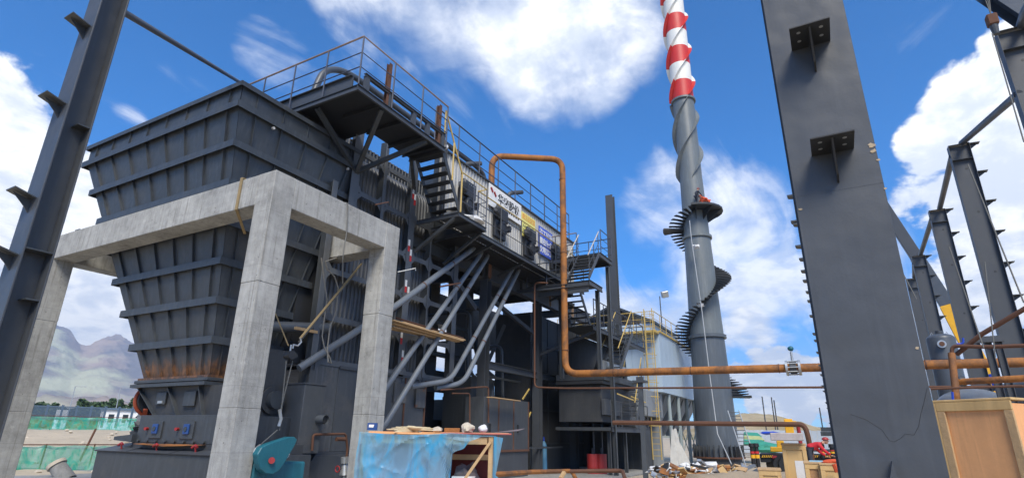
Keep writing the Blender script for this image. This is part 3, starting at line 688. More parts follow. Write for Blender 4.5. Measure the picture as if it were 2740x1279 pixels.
MB().box(15.0, 15.5, 11.90, 11.95, 2.4, 3.0).build('inspection_door', CASINGR, S, bevel=.008)
# rusty small piping at the casing foot
T = thing('rusty_drain_pipe', 'thin rusty drain pipe bent round the foot of the stained casing', 'pipe')
pts = [AY(835, 1205, 11.3), AY(838, 1162, 11.3), AY(925, 1160, 11.3), AY(930, 1200, 11.3), AY(920, 1279, 11.3)]
MB().tube(fillet(pts, .08), .03, 8).build('pipe_run', RUST, T, True); MB().cyl(AY(900, 1174, 11.3), AY(922, 1174, 11.3), .05, n=10).build('coupling', RUST, T, True)
# gate valve
T = thing('gate_valve', 'bright steel gate valve with small red handwheel at the second concrete column foot', 'valve', AY(921, 1270, 11.0))
a, b = AY(921, 1290, 11.0), AY(923, 1222, 11.0)
MB().tube([a, lerp(a, b, .3), lerp(a, b, .31), lerp(a, b, .55), lerp(a, b, .75), lerp(a, b, .76), b], [.08, .08, .13, .09, .06, .1, .1], 16).build('valve_body', GALV, T, True)
c = AY(903, 1254, 10.9); MB().cyl(c, c+V(.14, .02, 0), .02, n=8).build('valve_stem', STEEL, T); MB().tube([c+V(0, .07*math.cos(q*.524), .07*math.sin(q*.524)) for q in range(13)], .014, 6).build('handwheel', REDP, T, True)
# small bracket
MB().prism([AY(820, 1232, 11.69), AY(836, 1231, 11.69), AY(832, 1213, 11.69)], (0, -.18, 0)).build('corner_bracket', STEEL2, cat='bracket', label='small triangular bracket on the dark base panel left of the gate valve')

# ================================================================== BOILER BODY
B = thing('boiler', 'tall boiler body of dark grey vertical water tubes inside a steel buckstay cage', 'boiler', (13, 14, 0))
def tubewall(x0, x1, y, z0, z1, pitch=.17, r=.05, curve=0, along='x'):
    mb = MB(); n = int((x1-x0)/pitch)
    for i in range(n+1):
        x = x0 + i*pitch; prof = [(z0, 0), (z1, 0)] if not curve else [(z0, 0), (z1-curve*.7, 0)] + [(z1-curve*.7+curve*math.sin(a), curve*(1-math.cos(a))) for a in (.3, .6, .9, 1.2, 1.5)]
        o = len(mb.v); m = 6
        for (z, dy) in prof:
            for k in range(m):
                an = math.pi*k/(m-1)
                p = (x - r*math.cos(an), y + dy - r*math.sin(an), z)
                mb.v.append(V(*p) if along == 'x' else V(p[1], p[0], p[2]))
        for j in range(len(prof)-1):
            for k in range(m-1): mb.f.append((o+j*m+k, o+j*m+k+1, o+(j+1)*m+k+1, o+(j+1)*m+k))
        # fin between the tubes
        if i < n:
            for j in range(len(prof)-1):
                (za, da), (zb, db) = prof[j], prof[j+1]
                q = [(x+r, y+da, za), (x+pitch-r, y+da, za), (x+pitch-r, y+db, zb), (x+r, y+db, zb)]
                if along != 'x': q = [(c_[1], c_[0], c_[2]) for c_ in q]
                mb.add(q, [(0, 1, 2, 3)])
    return mb
tubewall(10.75, 15.9, 12.35, 3.3, 10.0, curve=.55).build('water_tubes', TUBEM, B, True, kind='stuff')
tubewall(12.5, 19.2, 11.45, 3.3, 11.2, along='y').build('water_tubes', TUBEM, B, True, kind='stuff')
MB().box(11.6, 16.0, 12.6, 19, 3.4, 9.6).build('furnace_wall', DARK, B)
MB().tube([(11.2, 12.75, 10.0), (16.2, 12.75, 10.0)], .2, 20).build('top_header', TUBEM, B, True)
mb = MB()
for k in range(26):
    x = 11.5+k*.17; mb.tube([(x, 12.75, 10.1), (x, 12.75, 10.75), (x+.05, 13.4, 11.1)], .035, 6)
mb.build('riser_tubes', STEEL, B, True, kind='stuff')
MB().tube([(11.2, 13.2, 10.9), (16.4, 13.2, 10.9)], .12, 16).build('upper_header', PIPED, B, True)
MB().tube([(11.2, 13.9, 11.0), (17.4, 13.9, 11.0)], .22, 18).build('upper_header', PIPED, B, True)
# buckstay cage
def stay(p, q, w, h, name='buckstay', m=STEEL, up=(0, 0, 1)): MB().hsec(p, q, h, w, up).build(name, m, B)
ycol = 12.08
for x, z0, z1, w in ((10.62, 3.4, 8.6, .2), (11.36, 6.9, 11.6, .34), (12.66, 3.3, 10.9, .14), (14.16, 3.3, 10.9, .30), (15.3, 3.3, 9.3, .07), (16.95, 3.3, 9.0, .28)):
    MB().box(x-w/2, x+w/2, 11.93, 11.95, z0, z1).build('cage_column', CAGE, B, bevel=.004)
    MB().box(x-.01, x+.01, 11.951, 12.25, z0, z1).build('column_web', STEEL, B)
levels = [9.98, 8.62, 7.30, 5.95, 4.62, 3.42]
bays = [(10.72, 12.59), (12.73, 14.01), (14.31, 15.27), (15.34, 16.81)]
for bi, (xa, xb) in enumerate(bays):
    for li, z in enumerate(levels):
        if bi == 0 and z > 7: xa_ = 11.53
        else: xa_ = xa
        if bi >= 2 and li == 0: continue
        if bi == 3 and li == 1: continue
        mb = MB(); mb.box(xa_, xb, 11.955, 11.97, z-.10, z+.06); mb.build('buckstay', CAGE, B)
        MB().box(xa_, xb, 11.971, 12.25, z+.045, z+.06).build('buckstay', CAGE, B)
        g = .17
        if bi < 2 or True:
            for (x, s) in ((xa_, 1), (xb, -1)):
                MB().prism([(x, 11.957, z-.10), (x+s*g, 11.957, z-.10), (x, 11.957, z-.10-g*1.1)], (0, .012, 0)).build('gusset', CAGE, B)
                if li: MB().prism([(x, 11.957, z+.06), (x+s*g, 11.957, z+.06), (x, 11.957, z+.06+g*1.1)], (0, .012, 0)).build('gusset', CAGE, B)
                if bi in (0, 1): MB().cyl((x+s*.06, 11.945, z-.02), (x+s*.06, 11.955, z-.02), .022, n=8).build('bolt_hole', DARK, B)
# red and white tape markers
for x, z in ((14.12, 9.55), (14.22, 9.35), (14.10, 7.62), (14.22, 7.3), (14.10, 6.2), (14.24, 6.0), (14.08, 4.5), (14.2, 3.9)):
    MB().box(x-.045, x+.045, 11.921, 11.93, z, z+.22).build('marker_tape', WHITE, B); MB().box(x-.045, x+.045, 11.921, 11.93, z-.2, z-.002).build('marker_tape', WHITER, B)
# rear masses of the boiler
MB().box(11.9, 16.1, 13.0, 18.8, 9.6, 10.7).build('roof_casing', STEEL, B)
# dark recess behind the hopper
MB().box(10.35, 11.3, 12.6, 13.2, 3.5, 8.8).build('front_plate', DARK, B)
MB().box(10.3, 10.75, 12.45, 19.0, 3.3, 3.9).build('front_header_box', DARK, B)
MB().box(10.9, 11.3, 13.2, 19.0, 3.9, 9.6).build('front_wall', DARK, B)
c0 = AY(882, 878, 11.9); MB().tube([c0+V(-1.6, .8, -.15), c0], .14, 18).build('front_header', PIPED, B, True); MB().cyl(c0, c0+V(.03, -.03, 0), .16, n=20).build('header_cap', PIPE, B, True)
MB().prism([AY(868, 838, 11.9), AY(885, 836, 11.9), AY(890, 848, 11.9), AY(884, 858, 11.9), AY(870, 852, 11.9)], (0, .03, 0)).build('lifting_lug', STEEL2, B)
MB().box(9.9, 10.62, 11.9, 11.98, 4.1, 4.17).build('timber_prop', WOOD, B)

# ================================================================== TOP WALKWAY
Wk = thing('top_walkway', 'L-shaped top walkway with rusty-topped railing cantilevered round the boiler corner', 'walkway', (9.24, 10, 10.47))
WX, WY, WZ = 9.24, 10.0, 10.47
MB().box(WX, 13.28, WY, 11.5, WZ-.02, WZ).build('floor_plate', DARK, Wk); MB().box(WX, 11.3, 11.501, 19.5, WZ-.02, WZ).build('floor_plate', DARK, Wk)
for x in (10.2, 11.2, 12.2, 12.9): MB().hsec((x, WY+.1, WZ-.09), (x, 11.5, WZ-.09), .07, .12).build('floor_joist', DARK, Wk)
for y in (12.5, 13.6, 14.7, 15.8, 17, 18.2): MB().hsec((WX+.1, y, WZ-.09), (11.3, y, WZ-.09), .07, .12).build('floor_joist', DARK, Wk)
MB().hsec((WX, WY+.035, WZ-.08), (13.28, WY+.035, WZ-.08), .07, .17).build('edge_beam', STEEL2, Wk)
MB().hsec((WX+.035, WY+.08, WZ-.08), (WX+.035, 19.5, WZ-.08), .07, .17).build('edge_beam', STEEL2, Wk)
MB().hsec((13.25, WY+.08, WZ-.08), (13.25, 11.5, WZ-.08), .07, .17).build('edge_beam', STEEL2, Wk)
# upstand frame along the outer edge
MB().hsec((WX+.25, WY+.06, WZ+.47), (13.28, WY+.06, WZ+.47), .1, .10).build('guard_frame', STEEL2, Wk)
MB().box(WX+.1, WX+.14, WY+.35, 19.5, WZ+.0, WZ+.42).build('toe_girder', STEEL2, Wk)
MB().box(WX+.02, WX+.2, WY+.35, 19.5, WZ+.421, WZ+.44).build('toe_girder', STEEL2, Wk)
for x in (WX+.35, 10.55, 11.65, 12.35, 13.15): MB().box(x-.08, x+.08, WY+.02, WY+.12, WZ+.001, WZ+.42).build('guard_post', STEEL2, Wk)
railing(Wk, [(WX, 19.5, WZ), (WX, WY, WZ), (13.28, WY, WZ)], 1.55, (1.0, .66, .36), 1.32, RAILB, RUSTR, .024)
for x in (10.45, 12.95): MB().hsec((x, WY+.1, WZ), (x, WY+.1, WZ+1.45), .12, .12, (0, 1, 0)).build('stub_column', RUST, Wk)
for a, b in (((11.36, 11.93, 9.2), (12.4, 10.1, 10.3)), ((11.36, 11.93, 9.2), (10.3, 10.1, 10.3)), ((11.36, 11.93, 9.2), (9.4, 11.7, 10.3)), ((14.16, 11.93, 9.75), (13.15, 11.3, 10.3))):
    MB().beam(a, b, .12, .12).build('knee_brace', STEEL, Wk)
MB().tube([(13.28, 10.05, 10.5), (13.45, 10.1, 10.62)], .07, 8).build('white_cap', WHITE, Wk, True)

# big arching steam tube on the roof
T = thing('arched_steam_pipe', 'thick dark grey pipe arching over the walkway and running back along the roof', 'pipe', (9.8, 12.4, 10.5))
ap = [AY(838, 262, 12.4)-V(0, 0, .6), AY(838, 256, 12.4), AY(850, 200, 12.4), AY(915, 183, 12.4), AY(985, 205, 12.4)]
zz = 12.55
ap = [V(9.75, 12.4, 10.5), V(9.75, 12.4, 11.3), V(10.0, 12.4, 12.2), V(10.6, 12.4, 12.62), V(11.3, 12.4, 12.75), V(18.9, 12.4, 12.78), V(19.5, 12.4, 12.6), V(19.3, 12.4, 12.0), V(19.1, 12.4, 11.3)]
MB().tube(fillet(ap, .7, 8), .105, 16).build('pipe_run', PIPED, T, True)
T = thing('gooseneck_pipe', 'short grey gooseneck pipe standing left behind the walkway railing', 'pipe', (10.4, 16.5, 10.5))
MB().tube(fillet([(10.5, 16.9, 10.5), (10.5, 16.9, 11.55), (10.5, 15.9, 11.6), (10.5, 15.7, 10.9)], .4, 8), .12, 16).build('pipe_run', PIPE, T, True)
MB().box(10.2, 10.9, 17.2, 17.8, 10.5, 11.9).build('valve_box', STEEL, T)
for i, (x, z, lab) in enumerate(((17.2, 12.1, 'small grey vent elbow on the roof left of the orange pipe bend'), (20.9, 12.25, 'small grey vent elbow on the clad roof right of the orange pipe bend'))):
    T = thing('vent_elbow', lab, 'vent pipe', (x, 12.0, 11.3)); MB().tube(fillet([(x, 12.0, 11.2), (x, 12.0, z), (x+.7, 11.6, z+.25)], .3, 6), .10, 14, cap=False).build('pipe_run', PIPED, T, True)

# ================================================================== CLAD DRUM HOUSE
C_ = thing('clad_boiler_house', 'long upper boiler casing clad in light grey ribbed sheets above the gallery', 'boiler house', (19, 11.1, 8.6))
MB().box(16.3, 26.5, 11.26, 15.5, 8.55, 11.28).build('inner_wall', STEEL, C_); MB().box(14.5, 26.4, 11.16, 11.25, 8.57, 11.28).build('backing_sheet', STEEL, C_)
MB().hsec((14.55, 10.98, 8.62), (14.55, 10.98, 11.5), .12, .16, (1, 0, 0)).build('corner_post', STEEL2, C_)
def ribpanel(x0, x1, z0, z1, y):
    mb = MB(); n = 5; p = (x1-x0)/n; pr = [(0, 0), (.55, 0), (.65, -.045), (.9, -.045), (1.0, 0)]
    pts = []
    for i in range(n):
        for (u, d) in pr[:-1]: pts.append((x0+(i+u)*p, y+d))
    pts.append((x1, y))
    for (x, yy) in pts: mb.v += [V(x, yy, z0), V(x, yy, z1)]
    for i in range(len(pts)-1): mb.f.append((2*i, 2*i+2, 2*i+3, 2*i+1))
    return mb
x = 14.45
while x < 26.4: ribpanel(x, x+.997, 8.58, 11.3, 11.13).build('cladding_panel', CLAD, C_); x += 1.0
MB().box(14.4, 26.5, 11.02, 11.2, 11.301, 11.36).build('roof_trim', STEEL, C_); MB().box(16.4, 26.6, 11.2, 15.6, 11.30, 11.34).build('roof_sheet', STEEL, C_)
MB().box(14.38, 14.448, 11.12, 11.3, 8.58, 11.3).build('corner_trim', STEEL, C_)
railing(C_, [(14.3, 11.3, 11.36), (26.4, 11.3, 11.36)], 1.62, (1.0, .66, .33), 1.55, RAILB, RAILB, .025)
# fire doors on the cladding
def firedoor(x, z, lab):
    t_ = thing('furnace_door', lab, 'furnace door', (x, 11.0, z), 'black furnace doors on the ribbed wall'); K = mat('cast_black', (.025, .027, .032), .5, .2, 3)
    MB().box(x-.48, x+.40, 10.93, 11.07, z-.75, z+.28).build('door_frame', K, t_, bevel=.02)
    MB().box(x-.42, x+.42, 10.84, 10.95, z+.0, z+.62).build('upper_plate', K, t_, bevel=.02)
    MB().cyl((x, 10.93, z-.32), (x, 10.80, z-.32), .30, n=24).build('round_hatch', K, t_, True)
    MB().tube([V(x, 10.80, z-.32)+V(math.cos(a), 0, math.sin(a))*.22 for a in [k*math.pi/10 for k in range(21)]], .028, 6).build('hatch_ring', K, t_, True)
    MB().blob((x-.5, 10.78, z+.25), .26, .16, .24, .25, 10, 4).build('hinge_housing', K, t_)
    MB().beam((x-.1, 10.78, z-.5), (x+.5, 10.74, z-.2), .05, .05).build('latch_bar', K, t_); MB().box(x+.36, x+.5, 10.74, 10.9, z-.35, z-.1).build('latch', K, t_)
    for a in range(6): MB().cyl((x-.3+.12*a, 10.84, z+.5), (x-.3+.12*a, 10.82, z+.5), .02, n=6).build('bolt', GALV, t_)
firedoor(16.05, 9.95, 'black furnace door behind the landing railing, furthest left of four')
firedoor(18.55, 9.85, 'black furnace door below the white company sign')
firedoor(21.15, 9.75, 'black furnace door below the yellow sign')
firedoor(23.9, 9.85, 'black furnace door right of the blue sign, beside the orange riser')
# signs
def board(tl, br, m, name, label, y=10.995):
    t_ = thing(name, label, 'sign', (tl[0], y, br[1])); MB().box(tl[0], br[0], y, y+.03, br[1], tl[1]).build('sign_board', m, t_); return t_
YS = 10.98
a = AY(1343, 528, YS); b = AY(1403, 602, YS)
s1 = board((17.62, 11.22), (20.35, 10.28), WHITE, 'company_sign', 'long white sign with red emblem and four black Chinese characters', YS)
text_part('华泰股份', .46, (18.32, YS-.003, 10.66), (1, 0, 0), (0, 0, 1), PRINT, s1, bold=.012)
for k in range(9): MB().box(18.42+k*.2, 18.55+k*.2, YS-.004, YS-.001, 10.44, 10.52).build('print_line', PRINT, s1)
for k, x0 in enumerate((17.72, 17.98)):
    MB().tube([(x0+.02, YS-.004, 11.06-k*.1), (x0+.16, YS-.004, 10.90-k*.1)], .05, 8).build('red_emblem', REDP, s1, True)
YS2 = 10.99
s2 = board((20.42, 11.0), (21.75, 9.88), SIGNY, 'warning_sign', 'yellow warning notice with orange heading and three symbols', YS2)
MB().box(20.48, 21.69, YS2-.004, YS2-.001, 10.68, 10.94).build('heading_band', SIGNO, s2)
text_part('注意安全', .24, (20.6, YS2-.006, 10.72), (1, 0, 0), (0, 0, 1), SIGNY, s2)
for k in range(3):
    x = 20.68+k*.42; MB().prism([(x-.14, YS2-.002, 10.34), (x+.14, YS2-.002, 10.34), (x, YS2-.002, 10.58)], (0, -.003, 0)).build('warning_triangle', PRINT, s2)
    MB().prism([(x-.09, YS2-.006, 10.37), (x+.09, YS2-.006, 10.37), (x, YS2-.006, 10.53)], (0, -.002, 0)).build('warning_triangle', SIGNY, s2)
for k in range(3): MB().box(20.56, 21.5-.1*k, YS2-.004, YS2-.001, 10.0+k*.09, 10.03+k*.09).build('print_line', PRINT, s2)
s3 = board((22.15, 10.9), (23.6, 9.55), SIGNB, 'safety_sign', 'blue sign with white Chinese characters in three rows', YS2)
for r_, s in enumerate(('施工现场', '重在安全', '文明施工')): text_part(s, .34, (22.2, YS2-.003, 10.52-r_*.42), (1, 0, 0), (0, 0, 1), WHITE, s3, bold=.01)

# gallery in front of the cladding
Gy = thing('side_gallery', 'narrow gallery with dull yellow handrail running along the ribbed wall', 'gallery', (14.4, 10.5, 8.6))
MB().box(16.1, 26.3, 10.5, 11.08, 8.56, 8.59).build('floor_plate', DARK, Gy); MB().hsec((16.1, 10.5, 8.50), (26.3, 10.5, 8.50), .07, .16).build('edge_beam', STEEL, Gy)
railing(Gy, [(16.1, 10.5, 8.6), (26.3, 10.5, 8.6)], 1.55, (1.0, .68, .34), 1.65, STEEL, YELLOW, .022)
for x in (17.4, 20.0, 22.6, 25.2): MB().beam((x, 11.9, 8.0), (x, 10.55, 8.5), .09, .1).build('knee_brace', STEEL, Gy)
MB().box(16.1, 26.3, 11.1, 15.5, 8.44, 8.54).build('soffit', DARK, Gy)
# landing and stair
L_ = thing('stair_landing', 'small steel landing with braces and a heap of white sacks below the upper stair', 'landing', (14.36, 10.1, 8.62))
MB().box(14.36, 16.1, 10.1, 11.1, 8.60, 8.62).build('floor_plate', STEEL, L_)
for p, q in (((14.36, 10.12, 8.54), (16.1, 10.12, 8.54)), ((14.38, 10.16, 8.54), (14.38, 11.9, 8.54)), ((16.08, 10.16, 8.54), (16.08, 11.9, 8.54)), ((15.2, 10.16, 8.54), (15.2, 11.9, 8.54))): MB().hsec(p, q, .07, .15).build('edge_beam', STEEL2, L_)
for x in (14.4, 16.05): MB().beam((x, 11.9, 7.5), (x, 10.3, 8.45), .1, .1).build('knee_brace', STEEL, L_)
railing(L_, [(14.4, 10.12, 8.62), (16.08, 10.12, 8.62), (16.08, 10.5, 8.62)], 1.5, (1.0, .66, .3), 1.0, RAILB, YELLOW, .02)
railing(L_, [(13.28, 10.08, 10.5), (14.4, 10.08, 8.62)], 1.4, (1.0,), 1.4, YELLOW, YELLOW, .028)
St = thing('upper_stair', 'steep dark steel stair between the top walkway and the landing', 'stair', (14.4, 10.1, 8.62))
stair(St, (14.42, 10.14, 8.64), (13.30, 10.14, 10.46), (0, 1.1, 0), 7, DARK, STEEL, td=.26, stringer=.16)
for i, (x, y, s, l) in enumerate(((14.75, 10.6, .28, 'white sack heaped by the foot of the stair on the landing, left one'), (15.5, 10.35, .34, 'long white sack lying on the landing edge'), (15.85, 10.7, .22, 'small white sack behind the landing corner post'))):
    MB().blob((x, y, 8.62+s*.35), s*1.3, s, s*.5, .35, 14, i, fl=s*.35).build('white_sack', SACK, None, True, cat='sack', label=l)

# ================================================================== SUPPORTING STEEL FRAME
Fr = thing('steel_support_frame', 'dark grey steel frame of columns, girder and braces under the boiler house', 'steel frame', (24, 12, 0))
for x, ztop in ((19.35, 8.4), (24.15, 7.7), (28.35, 7.7)):
    MB().hsec((x, 12.1, 0), (x, 12.1, 7.68 if x > 20 else 7.68), .36, .34, (1, 0, 0), .02, .014).build('column', STEEL2, Fr)
    MB().hsec((x, 12.1, 8.43), (x, 12.1, 8.56), .3, .3, (1, 0, 0)).build('column_stub', STEEL, Fr)
    MB().box(x-.3, x+.3, 11.85, 12.35, 0.03, .06).build('base_plate', STEEL, Fr)
    MB().hsec((x, 16.2, 0), (x, 16.2, 8.4), .36, .34, (1, 0, 0), .02, .014).build('column', STEEL, Fr)
MB().hsec((19.2, 12.1, 8.05), (31, 12.1, 8.05), .34, .68).build('girder', STEEL2, Fr)
MB().hsec((14.3, 12.3, 8.05), (19.17, 12.3, 8.05), .34, .5).build('girder', STEEL, Fr)
for x in (19.45, 22.3, 25.4, 28.3): MB().box(x-.01, x+.01, 11.93, 12.06, 7.75, 8.37).build('web_stiffener', RUSTR if x < 20 or x > 25 else STEEL, Fr)
MB().box(19.23, 19.47, 11.90, 11.92, 7.78, 8.36).build('splice_plate', RUST, Fr)
MB().hsec((19.55, 12.1, 4.25), (23.95, 12.1, 4.25), .2, .3).build('tie_beam', STEEL2, Fr)
MB().hsec((24.35, 12.1, 4.25), (28.15, 12.1, 4.25), .2, .3).build('tie_beam', STEEL2, Fr)
for y in (16.2,): MB().hsec((19.5, y, 4.25), (28.2, y, 4.25), .2, .3).build('tie_beam', STEEL, Fr)
MB().beam((20.6, 13.2, 7.7), (23.9, 12.2, 6.2), .18, .16).build('brace', STEEL2, Fr)
MB().beam((22.8, 16.2, .5), (24.3, 14, 6.8), .18, .18).build('brace', STEEL2, Fr)
MB().beam((16.2, 12.5, 8.2), (18.9, 12.3, 6.4), .2, .2).build('brace', STEEL2, Fr)
for x in (19.35, 24.15, 28.35): MB().hsec((x, 12.3, 8.05), (x, 16, 8.05), .2, .4).build('cross_beam', STEEL, Fr)
MB().tube([(23.4, 15.2, 6.2), (22.0, 13.4, 3.6), (21.9, 13.3, 2.2)], .22, 14).build('coal_ash_pipe', PIPED, Fr, True)

# rear boiler bank and air heater seen as dark masses
Rb = thing('economizer', 'dark sooty economizer casing standing behind the steel support frame', 'economizer', (26, 13, 0))
MB().box(24.6, 31, 12.7, 14.7, .0, 7.4).build('casing', SOOT, Rb, bevel=.02)
for k in range(4): MB().box(24.58, 31.0, 12.64, 12.695, 1.2+k*1.55, 1.28+k*1.55).build('casing_band', STEEL, Rb)
for k in range(5): MB().box(25.2+k*1.3, 25.26+k*1.3, 12.66, 12.70, 1.3, 7.3).build('casing_rib', STEEL, Rb)
MB().box(24.9, 26.2, 12.6, 12.64, 4.6, 6.1).build('access_panel', STEEL, Rb)
MB().box(17.5, 18.1, 16.0, 19, 0, 8.4).build('rear_column', STEEL, Rb)
MB().box(20.1, 20.8, 15.5, 16.2, 0, 8.4).build('rear_column', SOOT, Rb); MB().box(22.3, 22.9, 15.0, 15.6, 3.1, 8.4).build('ash_bin', SOOT, Rb); MB().box(21.9, 24.4, 15.0, 18, 0, 3.1).build('ash_bin', SOOT, Rb)
MB().box(16.3, 19.0, 15.8, 18, 3.6, 4.1).build('duct', SOOT, Rb); MB().box(16.2, 17.0, 16.2, 18, 4.1, 8.4).build('rear_casing', SOOT, Rb)
MB().box(17.0, 24.4, 17.0, 18, 6.9, 8.4).build('rear_casing', SOOT, Rb); MB().box(16.2, 24.4, 15.9, 18, 0, 2.2).build('rear_casing', SOOT, Rb)
for x, y in ((17.0, 14.5), (18.2, 15.2), (23.0, 16.0)): MB().hsec((x, y, 0), (x, y, 8.3), .22, .24, (1, 0, 0)).build('inner_post', STEEL, Rb)
for k, (x, y, z) in enumerate(((19.9, 13.2, 6.6), (20.4, 13.6, 5.4), (21.2, 13.4, 7.0), (22.6, 13.3, 3.2), (23.2, 13.5, 5.6))): MB().tube(fillet([(x, y+3, z), (x, y, z), (x+.2, y, z-2.6), (x+1.6, y+.2, z-2.9)], .4), .07+.03*(k % 2), 12).build('inner_pipe', PIPED, Rb, True)
MB().box(20.2, 22.0, 13.2, 14.6, .0, 3.9).build('pump_housing', STEEL, Rb, bevel=.02); MB().box(20.2, 24.0, 12.9, 13.0, 3.91, 4.0).build('inner_walkway', STEEL, Rb)
for z in (3.4, 4.9, 6.3): MB().hsec((16.6, 15.0, z), (24.4, 15.0, z), .16, .2).build('inner_beam', STEEL, Rb)
MB().box(24.0, 31, 17.0, 17.2, 6.2, 8.5).build('rear_screen', SOOT, Rb)
for x in (18.6, 19.2): MB().tube([(x, 15.5, 2.2), (x+.15, 15.2, 6.8)], .05, 6).build('ladder_rail', STEEL, Rb)
for k in range(14): MB().beam((18.62+k*.011, 15.48-k*.02, 2.5+k*.3), (19.22+k*.011, 15.48-k*.02, 2.5+k*.3), .03).build('ladder_rung', STEEL, Rb)

# ================================================================== DOWNCOMER TUBES
def downcomer(pts, r, lab, m=PIPE):
    T = thing('downcomer_pipe', lab, 'pipe', pts[len(pts)//2], 'slanting grey downcomer pipes'); MB().tube(fillet(pts, .45, 6), r, 14).build('pipe_run', m, T, True)
    p, q = Vector(pts[1]), Vector(pts[2]); d = (q-p).normalized()
    for t in (.35, .7): c = lerp(p, q, t); MB().cyl(c-d*.02, c+d*.02, r*1.1, n=14).build('weld_collar', RUST, T, True)
yt = 11.45
downcomer([AY(1215, 655, 12.6), AY(1276, 658, yt), AY(1056, 821, yt), AY(800, 985, 12.0)], .10, 'uppermost slanting grey pipe, running down behind both concrete columns')
downcomer([AY(1225, 660, 12.8), AY(1296, 667, yt), AY(1035, 1033, yt), AY(1000, 1085, yt)], .085, 'second slanting grey pipe from the left bundle, ending behind the second concrete column')
downcomer([AY(1235, 665, 13.0), AY(1311, 677, yt-.1), AY(1110, 1005, yt-.1), AY(1030, 1135, yt-.1), AY(1015, 1150, yt)], .085, 'third slanting grey pipe from the left bundle, reaching down to the plastic shelter')
downcomer([AY(1320, 695, 12.8), AY(1383, 699, yt), AY(1205, 1018, yt), AY(1100, 1034, 11.7)], .085, 'fourth slanting grey pipe, upper of the right pair, bending flat at the casing top')
downcomer([AY(1335, 700, 13.0), AY(1394, 711, yt-.1), AY(1240, 1025, yt-.1), AY(1165, 1038, 11.7)], .085, 'fifth slanting grey pipe, lower of the right pair, bending flat at the casing top')
# scaffold boards on the tubes
Sc = thing('scaffold_boards', 'stack of thin timber scaffold boards slung across the slanting pipes', 'scaffold', (13.5, 11.3, 4.9))
bp = [((1048, 857), (1235, 912)), ((1050, 866), (1225, 914)), ((1048, 875), (1180, 908)), ((1075, 862), (1240, 910)), ((1046, 880), (1150, 900))]
for k, (a, b) in enumerate(bp):
    p, q = AY(*a, 11.2+.12*k), AY(*b, 11.2+.12*k); MB().beam(p, q, .2, .035).build('board', WOOD, Sc, bevel=.004)
MB().tube([AY(1060, 850, 11.7), AY(1240, 905, 11.7)], .03, 6).build('scaffold_tube', RUST, Sc)
MB().tube([AY(1178, 767, 11.2), AY(1232, 757, 11.2)], .03, 8).build('rusty_hanger_bar', RUST, cat='bar', label='short rusty bar hooked across the slanting pipes above the scaffold boards')
MB().tube([AY(1064, 728, 11.5), AY(1112, 718, 11.2), AY(1112, 724, 11.2)], .02, 8).build('sampling_tube', GALV, cat='pipe', label='thin bright sampling tube sticking out of the cage left of the slanting pipes')
# rusty drain lines at lower centre
for pts, lab, r in (([AY(1180, 1043, 11.5), AY(1290, 1035, 11.5), AY(1307, 1035, 11.5), AY(1307, 1130, 11.5)], 'rusty thin pipe turning down beside the second steel column', .03),
                    ([AY(1210, 1052, 11.5), AY(1257, 1052, 11.5), AY(1257, 1150, 11.5)], 'rusty thin pipe turning down in front of the dark doorway', .025)):
    MB().tube(fillet(pts, .12), r, 8).build('drain_line', RUST, None, True, cat='pipe', label=lab)
p, q = AY(1310, 1062, 11.2), AY(1386, 1072, 11.2); MB().beam(p, q, .25, .03).build('timber_plank', WOOD, cat='plank', label='single timber plank lying on top of the casing between two steel columns')
MB().beam(AY(1416, 1040, 12), AY(1398, 1068, 12), .05, .05).build('yellow_prop', YELLOW, cat='prop', label='thin yellow prop left of the middle steel column, upper piece'); MB().beam(AY(1420, 1102, 12), AY(1411, 1124, 12), .05, .05).build('yellow_prop', YELLOW, cat='prop', label='thin yellow prop left of the middle steel column, lower piece')
# ================================================================== ORANGE GAS PIPE
T = thing('orange_gas_pipe', 'large rusty orange pipe looping over the boiler roof, dropping down and crossing the yard', 'pipe', (22, 9.75, 4))
pp = [V(19.6, 12.2, 11.3), V(19.7, 12.2, 13.75), V(22.0, 9.7, 13.9), V(22.0, 9.75, 4.05)]
pp2 = [V(22, 9.75, 4.3), V(22.0, 9.75, 4.02), V(22, 8.9, 4.02), V(22.0, -9.0, 3.72)]
pth = fillet([V(19.75, 12.2, 11.3), V(19.75, 12.2, 13.72), V(22.0, 9.68, 13.95), V(22.0, 9.72, 4.03), V(22.0, 0.5, 3.90), V(22.0, -9.0, 3.76)], .58, 9)
MB().tube(pth, .142, 20).build('pipe_run', RUSTPIPE, T, True)
for z in (12.9, 9.3, 5.0): MB().cyl((22, 9.7, z-.015), (22, 9.7, z+.015), .157, n=20).build('weld_seam', RUST, T, True)
for y in (7.6, 4.6, 1.6, -2.6): MB().cyl((22, y-.015, 3.9+(y-.5)*.014), (22, y+.015, 3.9+(y-.5)*.014), .157, n=20).build('weld_seam', RUST, T, True)
c = AX(2123, 984, 22)
Vv = thing('butterfly_valve', 'grey flanged butterfly valve with small teal actuator on the crossing orange pipe', 'valve', c)
for s in (-.2, .2): MB().cyl(c+V(0, s-.035, 0), c+V(0, s+.035, 0), .26, n=20).build('flange', GALV, Vv, True)
MB().cyl(c+V(0, -.1, 0), c+V(0, .1, 0), .21, n=20).build('valve_body', STEEL, Vv, True)
for k in range(10):
    a = k*.628; MB().cyl(c+V(.23*math.cos(a), -.24, .23*math.sin(a)), c+V(.23*math.cos(a), .24, .23*math.sin(a)), .02, n=6).build('bolt', GALV, Vv)
MB().tube([c+V(0, 0, .2), c+V(0, 0, .55)], .04, 8).build('neck', GALV, Vv, True); MB().blob(c+V(0, 0, .66), .10, .10, .09, .05, 12).build('actuator', TEAL, Vv, True)
